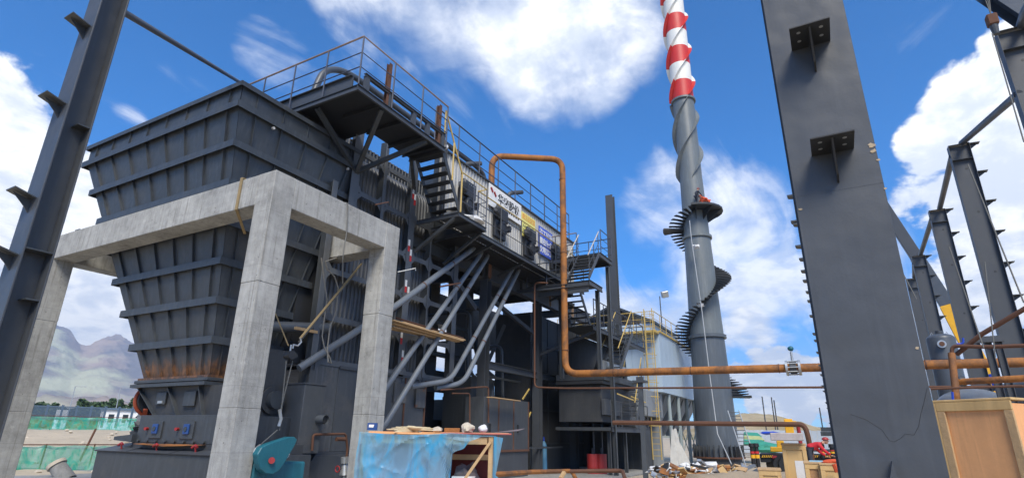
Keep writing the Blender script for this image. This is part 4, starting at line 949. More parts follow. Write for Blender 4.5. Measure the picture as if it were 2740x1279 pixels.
# support post with saddle
p = AX(1712, 1010, 22); sp_ = thing('pipe_support_post', 'slim grey post with a saddle carrying the orange pipe', 'pipe support', (p.x, p.y, 0))
MB().hsec((22, p.y, 0), (22, p.y, 3.58), .16, .16, (1, 0, 0)).build('post', PIPED, sp_); MB().box(21.8, 22.2, p.y-.25, p.y+.25, 3.581, 3.66).build('saddle', STEEL2, sp_); MB().box(21.9, 22.1, p.y-.12, p.y+.12, 3.661, 3.8).build('saddle_web', STEEL2, sp_)
# clamp bracket at the riser
MB().hsec((21.9, 12.0, 7.75), (21.9, 9.5, 7.75), .12, .16).build('riser_bracket', STEEL2, cat='bracket', label='horizontal steel bracket clamped round the orange riser below the gallery')
# thin rusty lines
def thin(pts, r, lab, m=RUST, fl=.2): MB().tube(fillet(pts, fl), r, 8).build('thin_pipe', m, None, True, cat='pipe', label=lab)
thin([V(21.6, 10.3, 7.9), V(21.6, 10.95, 8.0), V(21.6, 10.95, 3.5), V(21.6, 9.6, 3.42), V(21.6, -4, 3.12), V(21.6, -9, 3.05)], .036, 'long thin rusty pipe running level just below the orange pipe')
thin([AX(1640, 1130, 20.0), AX(2152, 1135, 20.0), AX(2162, 1165, 20.0), V(20.3, .9, .2)], .075, 'brown pipe running low across the yard and bending down behind the tall pale crate', RUST, .6)
thin([AD(1180, 1279, 10.5), AD(1420, 1262, 15), AD(1530, 1259, 17), AD(1540, 1279, 16.5)], .055, 'rusty pipe lying low in front of the steel columns', RUSTPIPE)
thin([AD(1525, 1260, 16), AD(1665, 1258, 16), AD(1672, 1279, 15)], .05, 'rusty bent pipe lying in front of the red drums', RUST)
MB().beam(AD(1500, 1279, 14.5), AD(1510, 1262, 14.6), .09, .06).build('timber_stub', WOOD, cat='timber', label='short upright timber stub among the rusty pipes')

# gas bottle, drums
c = AZ(1457, 1262, 0); T = thing('gas_cylinder', 'tall blue gas cylinder leaning by the foot of the middle steel column', 'gas cylinder', c)
GB = mat('bottle_blue', (.07, .20, .34), .45, .15, 4, dirt=.3, dirtcol=(.12, .22, .30))
MB().tube([c, c+V(0, .02, 1.15), c+V(0, .03, 1.27), c+V(0, .03, 1.36)], [.135, .135, .10, .045], 18).build('bottle', GB, T, True)
MB().tube([c+V(0, .03, 1.36), c+V(0, .03, 1.55)], .04, 10).build('valve_cap', BLUEP, T, True); MB().cyl(c+V(0, 0, 1.1), c+V(0, 0, 1.12), .14, n=18).build('rubber_ring', BLACK, T, True)
for i, (px, lab) in enumerate(((1587, 'red steel drum on the left under the dark duct'), (1610, 'red steel drum on the right under the dark duct'))):
    c = AZ(px, 1268, 0); T = thing('red_drum', lab, 'drum', c); MB().cyl(c, c+V(0, 0, .85), .25, n=20).build('shell', REDP, T, True)
    for z in (.28, .57): MB().cyl(c+V(0, 0, z), c+V(0, 0, z+.03), .262, n=20).build('hoop', REDP, T, True)
    MB().cyl(c+V(0, 0, .85), c+V(0, 0, 1.1), .05, n=10).build('spout', DARK, T, True)
    # thin posts above
    MB().tube([c+V(.2, 0, 0), c+V(.2, 0, 3.2)], .04, 8).build('hanger_rod', STEEL2, T)

# ================================================================== STAIR TOWER AND PLATFORMS ON THE RIGHT
P5 = thing('upper_rear_platform', 'high rear platform with pale railing and knee of stairs right of the orange riser', 'platform', (23.5, 8.5, 9.6))
MB().box(23.5, 25.1, 8.5, 12, 9.58, 9.6).build('floor_plate', STEEL, P5)
for p, q in (((23.5, 8.54, 9.48), (25.1, 8.54, 9.48)), ((23.54, 8.6, 9.48), (23.54, 12, 9.48)), ((25.06, 8.6, 9.48), (25.06, 12, 9.48))): MB().hsec(p, q, .08, .22).build('edge_beam', STEEL2, P5)
railing(P5, [(23.54, 11.9, 9.6), (23.54, 9.7, 9.6)], 1.15, m=RAILB, mtop=RUSTR); railing(P5, [(23.6, 8.52, 9.6), (25.06, 8.52, 9.6), (25.06, 12, 9.6)], 1.15, m=RAILB, mtop=RAILB)
S5 = thing('rear_stair', 'open steel stair with pale handrails going down from the high rear platform', 'stair', (22.2, 8.6, 7.9))
stair(S5, (22.0, 8.55, 8.0), (23.45, 8.55, 9.55), (0, 1.0, 0), 8, STEEL, STEEL2, td=.24, rails=mat('pale_rail', (.50, .44, .36), .6, .2, 5), railh=1.05, stringer=.16)
P6 = thing('middle_rear_platform', 'middle rear platform with thick grey edge beside the orange riser', 'platform', (22.1, 8.5, 7.95))
MB().box(22.05, 23.6, 8.5, 11.0, 7.93, 7.95).build('floor_plate', STEEL2, P6)
for p, q in (((22.05, 8.54, 7.83), (23.6, 8.54, 7.83)), ((22.09, 8.6, 7.83), (22.09, 11, 7.83)), ((22.09, 8.6, 7.55), (22.09, 11, 7.55))): MB().hsec(p, q, .08, .22).build('edge_beam', STEEL2, P6)
railing(P6, [(22.1, 11.6, 7.95), (22.1, 9.6, 7.95)], 1.05)
for (x, y) in ((23.4, 8.7), (23.4, 10.5), (24.9, 8.7)): MB().hsec((x, y, 4.0 if x < 24 else 0), (x, y, 9.3 if x > 24 else 7.8), .16, .16).build('platform_post', STEEL, P6)
S6 = thing('lower_rear_stair', 'dark steel stair below the middle rear platform', 'stair', (23.6, 8.8, 6)); stair(S6, (24.9, 9.6, 6.3), (23.6, 9.6, 7.85), (0, .9, 0), 7, DARK, STEEL)
P7 = thing('long_rear_gallery', 'long rear gallery with blue-grey railing running back towards the tall lone column', 'gallery', (24, 9, 6.3))
MB().box(23.6, 31.5, 9.0, 10.6, 6.28, 6.3).build('floor_plate', STEEL, P7); MB().hsec((23.6, 9.02, 6.18), (31.5, 9.02, 6.18), .08, .2).build('edge_beam', STEEL2, P7)
MB().beam((24.1, 11.9, 5.2), (24.1, 9.1, 6.1), .12, .12).build('knee_brace', STEEL2, P7); MB().beam((28.3, 11.9, 5.2), (28.3, 9.1, 6.1), .12, .12).build('knee_brace', STEEL2, P7)
railing(P7, [(23.7, 9.02, 6.3), (31.4, 9.02, 6.3), (31.4, 12, 6.3)], 1.2, sp=1.3)
railing(P7, [(25.5, 10.6, 6.3), (31.4, 10.6, 6.3)], 1.2, sp=1.3)
# big horizontal drum below the gallery
Dm = thing('dark_drum', 'dark horizontal vessel with silver insulated pipe under the rear gallery', 'vessel', (27, 9.6, 4))
MB().tube([(25.2, 10.6, 5.15), (25.4, 10.6, 5.15), (29.6, 10.6, 5.15), (29.8, 10.6, 5.15)], [.6, 1.0, 1.0, .6], 28).build('vessel', SOOT, Dm, True)
MB().tube([(25.4, 9.3, 4.75), (28.4, 9.3, 4.75)], .22, 18).build('silver_pipe', GALV, Dm, True)
MB().tube(fillet([(26.6, 9.3, 4.8), (26.6, 9.3, 5.6), (27.5, 9.6, 5.7)], .2), .06, 10).build('silver_elbow', GALV, Dm, True)
MB().box(24.7, 29.6, 9.0, 11.4, 4.0, 4.30).build('cradle', STEEL, Dm, bevel=.02); MB().box(24.7, 29.6, 9.1, 11.4, 3.85, 3.99).build('cradle', DARK, Dm)
MB().box(25.0, 29.0, 9.3, 11.4, 2.2, 3.84).build('burner_box', SOOT, Dm, bevel=.02); MB().box(24.9, 27.2, 9.1, 9.28, 2.5, 3.2).build('burner_panel', STEEL2, Dm, bevel=.02)
P8 = thing('low_platform', 'low steel platform with dark underside left of the lone column', 'platform', (25, 9, 1.9))
MB().box(24.6, 30.4, 8.75, 11.4, 1.84, 1.98).build('floor_plate', STEEL, P8); MB().hsec((24.6, 8.7, 1.9), (30.4, 8.7, 1.9), .08, .22).build('edge_beam', STEEL2, P8)
railing(P8, [(24.7, 8.75, 2.0), (30.3, 8.75, 2.0)], 1.1, sp=1.4, m=STEEL2)
for x in (25.0, 27.2, 29.9): MB().hsec((x, 9.0, 0), (x, 9.0, 1.83), .14, .14).build('platform_post', STEEL, P8)
S7 = thing('yellow_railed_stair', 'steep stair with yellow handrails leaning between the rear gallery and the mid landing', 'stair', (29, 8.3, 4))
stair(S7, (25.6, 8.6, 4.35), (28.0, 8.6, 6.6), (0, .85, 0), 10, STEEL, STEEL2, rails=YELLOW, railh=1.15)
stair(S7, (27.4, 8.5, 2.0), (28.9, 8.5, 4.3), (0, .85, 0), 10, STEEL, STEEL2, rails=YELLOW, railh=1.15)
MB().box(25.0, 26.6, 8.4, 9.0, 4.3, 4.34).build('landing', STEEL, S7)
for x, a in ((25.2, 0), (27.2, 0)): MB().beam((x, 8.6, 3.42), (x+2.0, 8.5, 3.25), .04, .05).build('yellow_rail', YELLOW, S7)

# lone tall column
c = AD(1663, 1180, 32.5); LC = thing('lone_steel_column', 'tall lone dark steel column rising right of the rear platforms', 'steel column', (c.x, c.y, 0))
ztop = AD(1650, 524, 32.5).z
MB().hsec((c.x, c.y, 3.2), (c.x, c.y, ztop), .45, .42, (1, 0, 0), .02, .014).build('upper_shaft', STEEL2, LC)
MB().prism([(c.x-.4, c.y-.75, 0), (c.x-.4, c.y+.55, 0), (c.x-.4, c.y+.40, 7.6), (c.x-.4, c.y-.32, 7.6)], (.5, 0, 0)).build('lower_shaft', STEEL, LC, bevel=.02)
MB().box(c.x-.3, c.x+.3, c.y-.35, c.y+.5, 7.61, 7.7).build('cap_plate', STEEL2, LC)

# flue duct base
Fd = thing('flue_duct', 'massive dark flue duct base between the red drums and the filter house legs', 'duct', (31, 9, 0))
MB().box(30.6, 35, 9.9, 12.0, 0, 3.9).build('duct_body', SOOT, Fd, bevel=.02)
MB().prism([(30.5, 9.9, 0), (30.5, 11.0, 0), (30.5, 11.0, 3.6), (30.5, 10.2, 3.6), (30.5, 9.9, 2.5)], (3, 0, 0)).build('duct_skirt', SOOT, Fd)
MB().prism([(30.4, 10.5, 3.3), (30.4, 9.2, 1.9), (30.4, 9.2, 0), (30.4, 9.9, 0), (30.4, 9.9, 2.2), (30.4, 10.5, 2.8)], (1.8, 0, 0)).build('duct_wing', STEEL, Fd, bevel=.02)
MB().box(32.2, 35.5, 9.3, 11.9, 2.7, 4.12).build('duct_elbow', GREYCLAD, Fd, bevel=.02)

MB().box(31.0, 34.8, 12.3, 13, 0, 4.2).build('dark_backdrop', SOOT, Fd)  # dark backdrop added to darken the bright gap beside the duct
# ================================================================== FILTER HOUSE
Fh = thing('filter_house', 'pale blue panelled filter house on steel legs with yellow roof railing and caged ladder', 'filter house', (35, 9, 0))
bx0, bx1, by0, by1, bz0, bz1 = 34.8, 46.5, 9.05, 12.6, 4.15, 7.75
MB().box(bx0, bx1, by0, by1, bz0, bz1).build('inner_wall', BLUECLAD, Fh)
x = bx0
while x < bx1-.1: MB().box(x+.01, x+.97, by0-.03, by0-.001, bz0, bz1).build('wall_panel', BLUECLAD, Fh, bevel=.008); x += .98
y = by0
while y < by1-.1: MB().box(bx0-.03, bx0-.001, y+.01, min(by1, y+.87), bz0, bz1).build('wall_panel', BLUECLAD, Fh, bevel=.008); y += .89
MB().box(bx0-.9, bx0-.02, by0-.05, 16, bz1-.14, bz1).build('front_gallery', YELLOW, Fh)
MB().box(bx0-.05, bx1, by0-.12, by0-.02, bz1-.02, bz1+.08).build('roof_edge', YELLOW, Fh)
railing(Fh, [(bx0-.85, 15.5, bz1), (bx0-.85, by0, bz1), (bx1, by0-.08, bz1)], 1.15, (1.0, .6, .25), 1.4, YELLOW, YELLOW, .022)
# gabled rear shed roof
MB().prism([(37, 9.8, 8.9), (37, 12.8, 10.3), (37, 15.8, 8.9), (37, 15.8, 8.78), (37, 12.8, 10.15), (37, 9.8, 8.78)], (7, 0, 0)).build('gable_roof', STEEL, Fh)
MB().box(37.3, 44, 10.0, 15.6, 7.76, 8.8).build('shed_wall', BLUECLAD, Fh)
MB().box(34.9, 35.0, 9.3, 12.5, 0, 4.1).build('front_skirt', GREYCLAD, Fh); MB().box(35.0, 35.6, 9.6, 12.5, 0, 4.1).build('front_skirt', GREYCLAD, Fh)
# legs, hoppers and braces
Lg = mat('leg_grey', (.27, .32, .33), .45, .1, 2)
for x in (36.6, 39.0, 41.4, 43.8, 46.2):
    for y in (by0+.12, by1-.15):
        MB().tube([(x, y, 0), (x, y, bz0-.01)], .12, 12).build('leg', Lg, Fh, True)
        MB().cyl((x, y, 2.5), (x, y, 2.6), .2, n=12).build('leg_flange', Lg, Fh)
for xa in (36.6, 39.0, 41.4, 43.8):
    MB().beam((xa, by0+.12, 0.3), (xa+2.4, by0+.12, 2.2), .05).build('brace', Lg, Fh); MB().beam((xa, by0+.12, 2.3), (xa+2.4, by0+.12, .4), .05).build('brace', Lg, Fh)
    xm = xa+1.2; MB().add([(xa+.1, by0+.3, 4.14), (xa+2.3, by0+.3, 4.14), (xa+2.3, by1-.3, 4.14), (xa+.1, by1-.3, 4.14), (xm-.2, 10.6, 1.7), (xm+.2, 10.6, 1.7), (xm+.2, 11, 1.7), (xm-.2, 11, 1.7)],
             [(0, 1, 2, 3), (4, 7, 6, 5), (0, 4, 5, 1), (1, 5, 6, 2), (2, 6, 7, 3), (3, 7, 4, 0)]).build('dust_hopper', GREYCLAD, Fh)
# caged ladder
la = V(bx0-1.0, 9.35, 0)
for s in (-.25, .25): MB().tube([la+V(0, s, .4), la+V(0, s, bz1+1.3)], .03, 6).build('ladder_rail', YELLOW, Fh)
for k in range(26): MB().tube([la+V(0, -.25, .6+k*.32), la+V(0, .25, .6+k*.32)], .016, 5).build('ladder_rung', YELLOW, Fh)
for k in range(9):
    z = 2.2+k*.8; MB().tube([la+V(-.7*math.sin(a), .36*math.cos(a), z) for a in [q*math.pi/8 for q in range(9)]], .02, 5).build('cage_hoop', YELLOW, Fh)
for a in (math.pi*.25, math.pi*.5, math.pi*.75): MB().tube([la+V(-.7*math.sin(a), .36*math.cos(a), 2.2), la+V(-.7*math.sin(a), .36*math.cos(a), 8.8)], .016, 5).build('cage_bar', YELLOW, Fh)
fl = V(36.0, 9.1, 7.8); FL = thing('floodlight', 'floodlight on a thin pole at the corner of the filter house roof', 'floodlight', fl)
zt_ = AD(1766, 792, 37.1).z; MB().tube([fl, V(fl.x, fl.y, zt_)], .035, 6).build('pole', STEEL2, FL); MB().beam((fl.x-.05, fl.y-.15, zt_+.05), (fl.x+.15, fl.y-.5, zt_+.15), .4, .3, (1, 0, .5)).build('lamp_head', GALV, FL, bevel=.02)
# pale tarp hung between the legs
mb = MB(); n = 14
for j in range(9):
    for i in range(n+1):
        u = i/n; v = j/8; x = 35.6+1.6*u+.5*(v-.5)*(u-.5); mb.v.append(V(x, 8.9+.18*math.sin(u*17+v*2)*(.3+v*.7)-.5*v*u, 2.45-2.4*v-(.9*u+.25*math.sin(u*7))*(1-v)))
for j in range(8):
    for i in range(n): mb.f.append((j*(n+1)+i, j*(n+1)+i+1, (j+1)*(n+1)+i+1, (j+1)*(n+1)+i))
mb.build('hanging_tarp', mat('dirty_tarp', (.46, .45, .42), .8, .25, 3, dirt=.5, dirtcol=(.3, .28, .25)), None, True, cat='tarp', label='crumpled white tarp hanging between the filter house legs')

# ================================================================== CHIMNEY
CH = thing('chimney', 'tall grey steel chimney with red and white bands, helical fins and a spiral stair', 'chimney', (39.4, 7.0, 0))
cx, cy = 39.4, 7.0
def crad(z):
    if z < .4: return 1.30
    if z < 7.9: return 1.28-(z-.4)/7.5*.19
    if z < 15.0: return 1.09-(z-7.9)/7.1*.20
    if z < 19.5: return .88-(z-15)/4.5*.08
    if z < 26.3: return .79
    return .78
def shell(z0, z1, m, name, r0_=None, r1_=None):
    MB().tube([(cx, cy, z0), (cx, cy, z1)], [r0_ or crad(z0+.001), r1_ or crad(z1-.001)], 40).build(name, m, CH, True)
shell(0, .4, SOOT, 'base_ring', 1.36, 1.36)
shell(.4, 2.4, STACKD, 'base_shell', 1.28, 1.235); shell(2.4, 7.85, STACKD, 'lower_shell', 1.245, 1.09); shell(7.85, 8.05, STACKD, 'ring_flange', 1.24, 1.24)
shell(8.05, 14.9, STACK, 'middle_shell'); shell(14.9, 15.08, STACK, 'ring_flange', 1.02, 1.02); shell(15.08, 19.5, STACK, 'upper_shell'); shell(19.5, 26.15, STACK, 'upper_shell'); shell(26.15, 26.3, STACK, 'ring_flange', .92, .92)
MB().cyl((cx, cy, .41), (cx, cy, .50), 1.56, n=40).build('base_flange', RUST, CH)
for k in range(28):
    a = k*2*math.pi/28; d = V(math.cos(a), math.sin(a), 0); s = V(-math.sin(a), math.cos(a), 0)*.012; b = V(cx, cy, 0)
    MB().prism([b+d*1.26-s+V(0, 0, .51), b+d*1.54-s+V(0, 0, .51), b+d*1.52-s+V(0, 0, .95), b+d*1.46-s+V(0, 0, 1.12), b+d*1.26-s+V(0, 0, 1.12)], s*2).build('base_gusset', SOOT, CH)
    MB().cyl(b+d*1.50+V(0, 0, .95), b+d*1.50+V(0, 0, 1.2), .04, n=6).build('anchor_bolt', STEEL, CH)
z = 26.3; k = 0
while z < 46: shell(z, z+1.58, (STRAKER, STRAKEW)[k % 2], 'painted_band', .80, .80); z += 1.58; k += 1
# helical fins, one piece per colour band
def fin(z0, z1, ph, m, name='helical_fin'):
    mb = MB(); n = max(3, int((z1-z0)/.18)); h = .27
    for i in range(n+1):
        z = z0+(z1-z0)*i/n; a = ph + z*2*math.pi/9.4; d = V(math.cos(a), math.sin(a), 0); r = crad(z)-.02
        tp = min(1, max(0, (z-19.4)/.6)) if z < 20.2 else 1
        for (q, dz) in ((r, -.09), (r+h*tp+.02, -.02), (r+h*tp+.02, .02), (r, .09)): mb.v.append(V(cx, cy, z+dz) + d*q)
    for i in range(n):
        for k in range(4): k2 = (k+1) % 4; mb.f.append((4*i+k, 4*i+k2, 4*i+4+k2, 4*i+4+k))
    mb.build(name, m, CH, True)
for p_ in range(3):
    ph = p_*2.094+.9; fin(19.4, 26.15, ph, STACK); z = 26.3; k = 0
    while z < 46: fin(z, z+1.58, ph, (STRAKER, STRAKEW)[k % 2]); z += 1.58; k += 1
# spiral stair
th0 = R(-80)
def thz(z): return th0 + (min(z, 15.9)-4.3)*math.pi/3.87 + max(0, z-15.9)*R(88)
k = 0; z = 4.3
DK = mat('tread_steel', (.030, .034, .040), .6, .2, 3)
while z < 16.95:
    a = thz(z); r = crad(z); d = V(math.cos(a), math.sin(a), 0); s = V(-math.sin(a), math.cos(a), 0); b = V(cx, cy, z); w = 1.0 if 0 < 1 else 1
    MB().prism([b+d*r*.98-s*.07, b+d*(r+w)-s*.13, b+d*(r+w)+s*.13, b+d*r*.98+s*.07], (0, 0, -.05)).build('stair_tread', DK, CH)
    if k % 1 == 0: MB().prism([b+d*r*.98+V(0, 0, -.05), b+d*(r+w)+V(0, 0, -.05), b+d*r*.98+V(0, 0, -.22)], s*.02).build('tread_bracket', DK, CH)
    z += .17 if z < 15.8 else .14; k += 1
def sector(a0, a1, z, r0_, r1_, name, th=.1):
    mb = MB(); n = 10; pts = [V(cx+r0_*math.cos(a0+(a1-a0)*i/n), cy+r0_*math.sin(a0+(a1-a0)*i/n), z) for i in range(n+1)] + [V(cx+r1_*math.cos(a1-(a1-a0)*i/n), cy+r1_*math.sin(a1-(a1-a0)*i/n), z) for i in range(n+1)]
    mb.prism(pts, (0, 0, -th)).build(name, DK, CH)
zp = 17.0
sector(R(-175), R(-15), zp, .84, 1.95, 'work_platform', .14)
for a in (-165, -130, -95, -60, -25):
    d = V(math.cos(R(a)), math.sin(R(a)), 0); b = V(cx, cy, 0); MB().prism([b+d*.85+V(0, 0, zp-.14), b+d*1.9+V(0, 0, zp-.14), b+d*.85+V(0, 0, zp-.85)], V(-d.y, d.x, 0)*.03).build('platform_bracket', DK, CH)
sector(R(85), R(118), 15.75, .9, 2.3, 'mid_landing', .1); sector(R(-95), R(-60), 4.15, 1.15, 2.35, 'low_landing', .1)
# ladder leaning at the right of the chimney foot
Ld = thing('site_ladder', 'pale steel ladder standing up to the first landing right of the chimney foot', 'ladder', AD(1990, 1245, 37))
b0 = AD(2012, 1248, 36.5); t0 = AD(1962, 1098, 37.6); sd_ = V(.38*.13+.2, -.75, 0)*.8
for s in (V(0, 0, 0), sd_): MB().tube([b0-sd_*.5+s, t0-sd_*.5+s], .035, 6).build('ladder_rail', GALV, Ld)
for k in range(15): c = lerp(b0, t0, (k+.5)/15)-sd_*.5; MB().tube([c, c+sd_], .022, 5).build('rung', STEEL2, Ld)
# guy cable on the chimney
MB().tube([AD(1845, 590, 38.3), AD(1850, 640, 38.2), AD(1878, 830, 38), AD(1900, 1010, 37.7), AD(1920, 1160, 37), AD(1957, 1240, 33)], .03, 6).build('drop_cable', mat('pale_rope', (.38, .40, .42), .8, .1, 6), None, True, cat='cable', label='pale cable hanging down the front of the chimney')
for y in (660, 815): c = AD(1862 if y < 700 else 1875, y, 38.3); MB().blob(c, .22, .25, .14, .4, 10, y).build('cable_clamp', SACK, None, True, cat='clamp', label='white bundle tied on the chimney cable, %s one' % ('upper' if y < 700 else 'lower'))

# ================================================================== PEOPLE
def skin_body(name, joints, edges, m, par, sub=2):
    me = bpy.data.meshes.new(name); me.from_pydata([tuple(Vector(j[0])) for j in joints], edges, []); me.materials.append(m)
    o = bpy.data.objects.new(name, me); COL.objects.link(o); o.parent = par
    md = o.modifiers.new('Skin', 'SKIN'); sv = me.skin_vertices if hasattr(me, 'skin_vertices') else None
    bpy.context.view_layer.objects.active = o
    if not me.skin_vertices: me.skin_vertices.new() if hasattr(me.skin_vertices, 'new') else None
    bm = bmesh.new(); bm.from_mesh(me); lay = bm.verts.layers.skin.verify()
    for i, v in enumerate(bm.verts):
        r = joints[i][1]; v[lay].radius = (r, r); v[lay].use_root = (i == 0)
    bm.to_mesh(me); bm.free()
    s = o.modifiers.new('Sub', 'SUBSURF'); s.levels = 1; s.render_levels = sub; return o
def person(loc, rz, label, shirt, trousers, hat, bend=55, crouch=False, scl=1.0):
    T = thing('person', label, 'person', loc); T.rotation_euler = (0, 0, rz); T.scale = (scl,)*3
    b = R(bend); hip = V(0, 0, .92 if not crouch else .42); up_ = V(math.sin(b), 0, math.cos(b))
    ch = hip + up_*.34; nk = hip + up_*.55; hd_ = nk + (up_*.6+V(.35, 0, .25)).normalized()*.16
    if crouch: kL, kR, fL, fR = V(.38, .14, .5), V(.36, -.14, .48), V(.14, .15, .06), V(.12, -.15, .06)
    else: kL, kR, fL, fR = V(.07, .11, .5), V(.02, -.11, .5), V(-.03, .13, .06), V(-.08, -.13, .06)
    tor = [(hip, .15), (lerp(hip, ch, .5), .14), (ch, .165), (nk, .07), (ch+V(0, .2, .03), .075), (ch+V(.14, .25, -.18), .055), (ch+V(.34, .18, -.34), .042), (ch+V(0, -.2, .03), .075), (ch+V(.14, -.25, -.18), .055), (ch+V(.36, -.16, -.3), .042)]
    skin_body('jacket', tor, [(0, 1), (1, 2), (2, 3), (2, 4), (4, 5), (5, 6), (2, 7), (7, 8), (8, 9)], shirt, T)
    leg = [(hip+V(-.02, 0, 0), .155), (hip+V(0, .1, -.06), .10), (kL, .075), (fL, .055), (fL+V(.16, 0, -.02), .045), (hip+V(0, -.1, -.06), .10), (kR, .075), (fR, .055), (fR+V(.16, 0, -.02), .045)]
    skin_body('trousers', leg, [(0, 1), (1, 2), (2, 3), (3, 4), (0, 5), (5, 6), (6, 7), (7, 8)], trousers, T)
    hb = MB(); hb.blob(hd_, .085, .075, .105, .02, 14); hb.tube([nk, hd_], .05, 8); hb.blob(hd_+V(.085, 0, -.01), .02, .014, .02, 0, 6)
    for s in (-1, 1): hb.blob(hd_+V(0, s*.075, 0), .02, .012, .03, 0, 6)
    me_org = world_loc(T)
    hb.v = [q+me_org for q in hb.v]; h = hb.build('head', SKIN, T, True)
    for s in (6, 9):
        hh = MB(); base = tor[s][0]+V(.04, 0, -.03); hh.blob(base, .045, .035, .02, .05, 8)
        for f_ in range(4): hh.tube([base+V(.03, -.027+.018*f_, 0), base+V(.075, -.03+.02*f_, -.015), base+V(.095, -.03+.02*f_, -.045)], [.010, .009, .007], 6)
        hh.tube([base+V(0, .035, 0), base+V(.04, .055, -.02)], [.011, .008], 6); hh.v = [q+me_org for q in hh.v]; hh.build('hand', SKIN, T, True)
    hm = MB(); hm.blob(hd_+V(-.01, 0, .045), .115, .10, .085, 0, 14, fl=.01); hm.cyl(hd_+V(.03, 0, .04), hd_+V(.03, 0, .05), .13, n=16); hm.v = [q+me_org for q in hm.v]; hm.build('helmet', hat, T, True)
    return T
wp = V(cx, cy, zp); NAVY = mat('dark_trousers', (.03, .035, .05), .8, .1, 6)
a = R(-128); person(wp+V(math.cos(a)*1.4, math.sin(a)*1.4, 0), R(60), 'worker in orange crouching at the right on the high chimney platform', PEOPLEO, PEOPLEO, PEOPLEO, 50, True)
a = R(-160); person(wp+V(math.cos(a)*1.35, math.sin(a)*1.35, 0), R(-40), 'worker with orange helmet standing at the left on the high chimney platform', NAVY, NAVY, REDP, 20, False, .8)
REDJ = mat('red_jacket', (.55, .02, .03), .8, .1, 6)
pw = AD(2160, 1200, 18.5); pw.z = .62
MB().box(pw.x-.7, pw.x+.7, pw.y-.6, pw.y+.6, 0, .62).build('timber_pallet_stack', WOOD, None, bevel=.02, cat='pallet stack', label='low timber pallet stack under the worker in the red jacket')
person(pw, R(-65), 'worker in a red jacket and dark trousers bending over behind the tall pale crate', REDJ, NAVY, REDP, 70, False, .8)
# ================================================================== STEEL COLUMN ROW ON THE RIGHT
def cleat(p, d, side, par, L=.22, m=STEEL2, k=1.0):
    """small tapered purlin cleat sticking out along d"""
    p = Vector(p); d = Vector(d); side = Vector(side)
    MB().prism([p-side*.09*k, p+side*.09*k, p+side*.07*k+d*L, p-side*.07*k+d*L], (0, 0, .012*k)).build('purlin_cleat', m, par)
    MB().prism([p+side*.004, p+side*.004+V(0, 0, -.12*k), p+side*.004+d*L*.9], side*.01*k).build('cleat_rib', m, par)
# nearest big column: wide flange towards the camera
BC = thing('near_wide_column', 'huge slate-grey steel column close on the right with two bolted seat brackets', 'steel column', (4.0, -.22, 0))
y0_, y1_ = -.488, .045
p0 = AX(2041, 0, 4.0); p1 = AX(2241, 1232, 4.0); q0 = AX(2266, 0, 4.0); q1 = AX(2520, 1250, 4.0)
ya, yb = (p0.y+p1.y)/2, (q0.y+q1.y)/2
MB().box(4.0, 4.022, yb, ya, -.2, 6.6).build('front_flange', BIGCOL, BC, bevel=.002)
MB().box(4.68, 4.70, yb, ya+.022, -.2, 6.6).build('rear_flange', BIGCOL, BC, bevel=.002)
MB().box(4.0225, 4.6795, (ya+yb)/2-.008, (ya+yb)/2+.008, -.2, 6.6).build('web', BIGCOL, BC)
for z in (1.0, 2.4, 3.8): MB().box(4.0225, 4.6795, (ya+yb)/2+.0085, ya-.01, z, z+.014).build('web_stiffener', BIGCOL, BC)
for (cxp, cyp, wpx) in ((2170, 80, 92), (2228, 365, 100)):
    c = AX(cxp, cyp+45, 4.0); hw = .125
    MB().box(3.73, 3.998, c.y-hw, c.y+hw, c.z, c.z+.012).build('seat_plate', DARK, BC, bevel=.002)
    MB().prism([(3.998, c.y-.006, c.z-.001), (3.76, c.y-.006, c.z-.001), (3.90, c.y-.006, c.z-.20), (3.998, c.y-.006, c.z-.22)], (0, .012, 0)).build('seat_rib', DARK, BC)
    for sx in (3.80, 3.90):
        for sy in (-.07, .07): MB().cyl((sx, c.y+sy, c.z+.0125), (sx, c.y+sy, c.z-.0008), .013, n=12).build('bolt_hole', GALV, BC)
MB().prism([AX(2378, 1279, 3.99), AX(2384, 1232, 3.99), AX(2400, 1279, 3.99)], (-.1, 0, 0)).build('base_rib', STEEL2, BC)
for (px, py, s) in ((2333, 390, 1), (2337, 405, .8), (2350, 428, .5), (2369, 505, .4), (2142, 560, .5), (2454, 930, .45)):
    c = AX(px, py, 3.998); mb = MB(); n = 9; rr = random.Random(px)
    mb.prism([c+V(0, .022*s*(.6+.8*rr.random())*math.cos(k*.698), .018*s*(.5+.8*rr.random())*math.sin(k*.698)) for k in range(n)], (-.0015, 0, 0)).build('paint_chip', mat('primer_chip', (.42, .33, .22), .8, .2, 30), BC)
MB().tube([AX(x, y, 3.9993) for x, y in ((2275, 1107), (2318, 1122), (2360, 1149), (2380, 1178), (2393, 1181), (2410, 1172), (2422, 1160), (2446, 1163), (2458, 1140), (2464, 1107), (2474, 1070), (2481, 1037))], .0012, 5).build('paint_run', DARK, BC, True)
for z in (1.35, 3.15): MB().box(3.9988, 3.9998, yb, ya, z, z+.006).build('weld_seam', BIGCOL, BC)
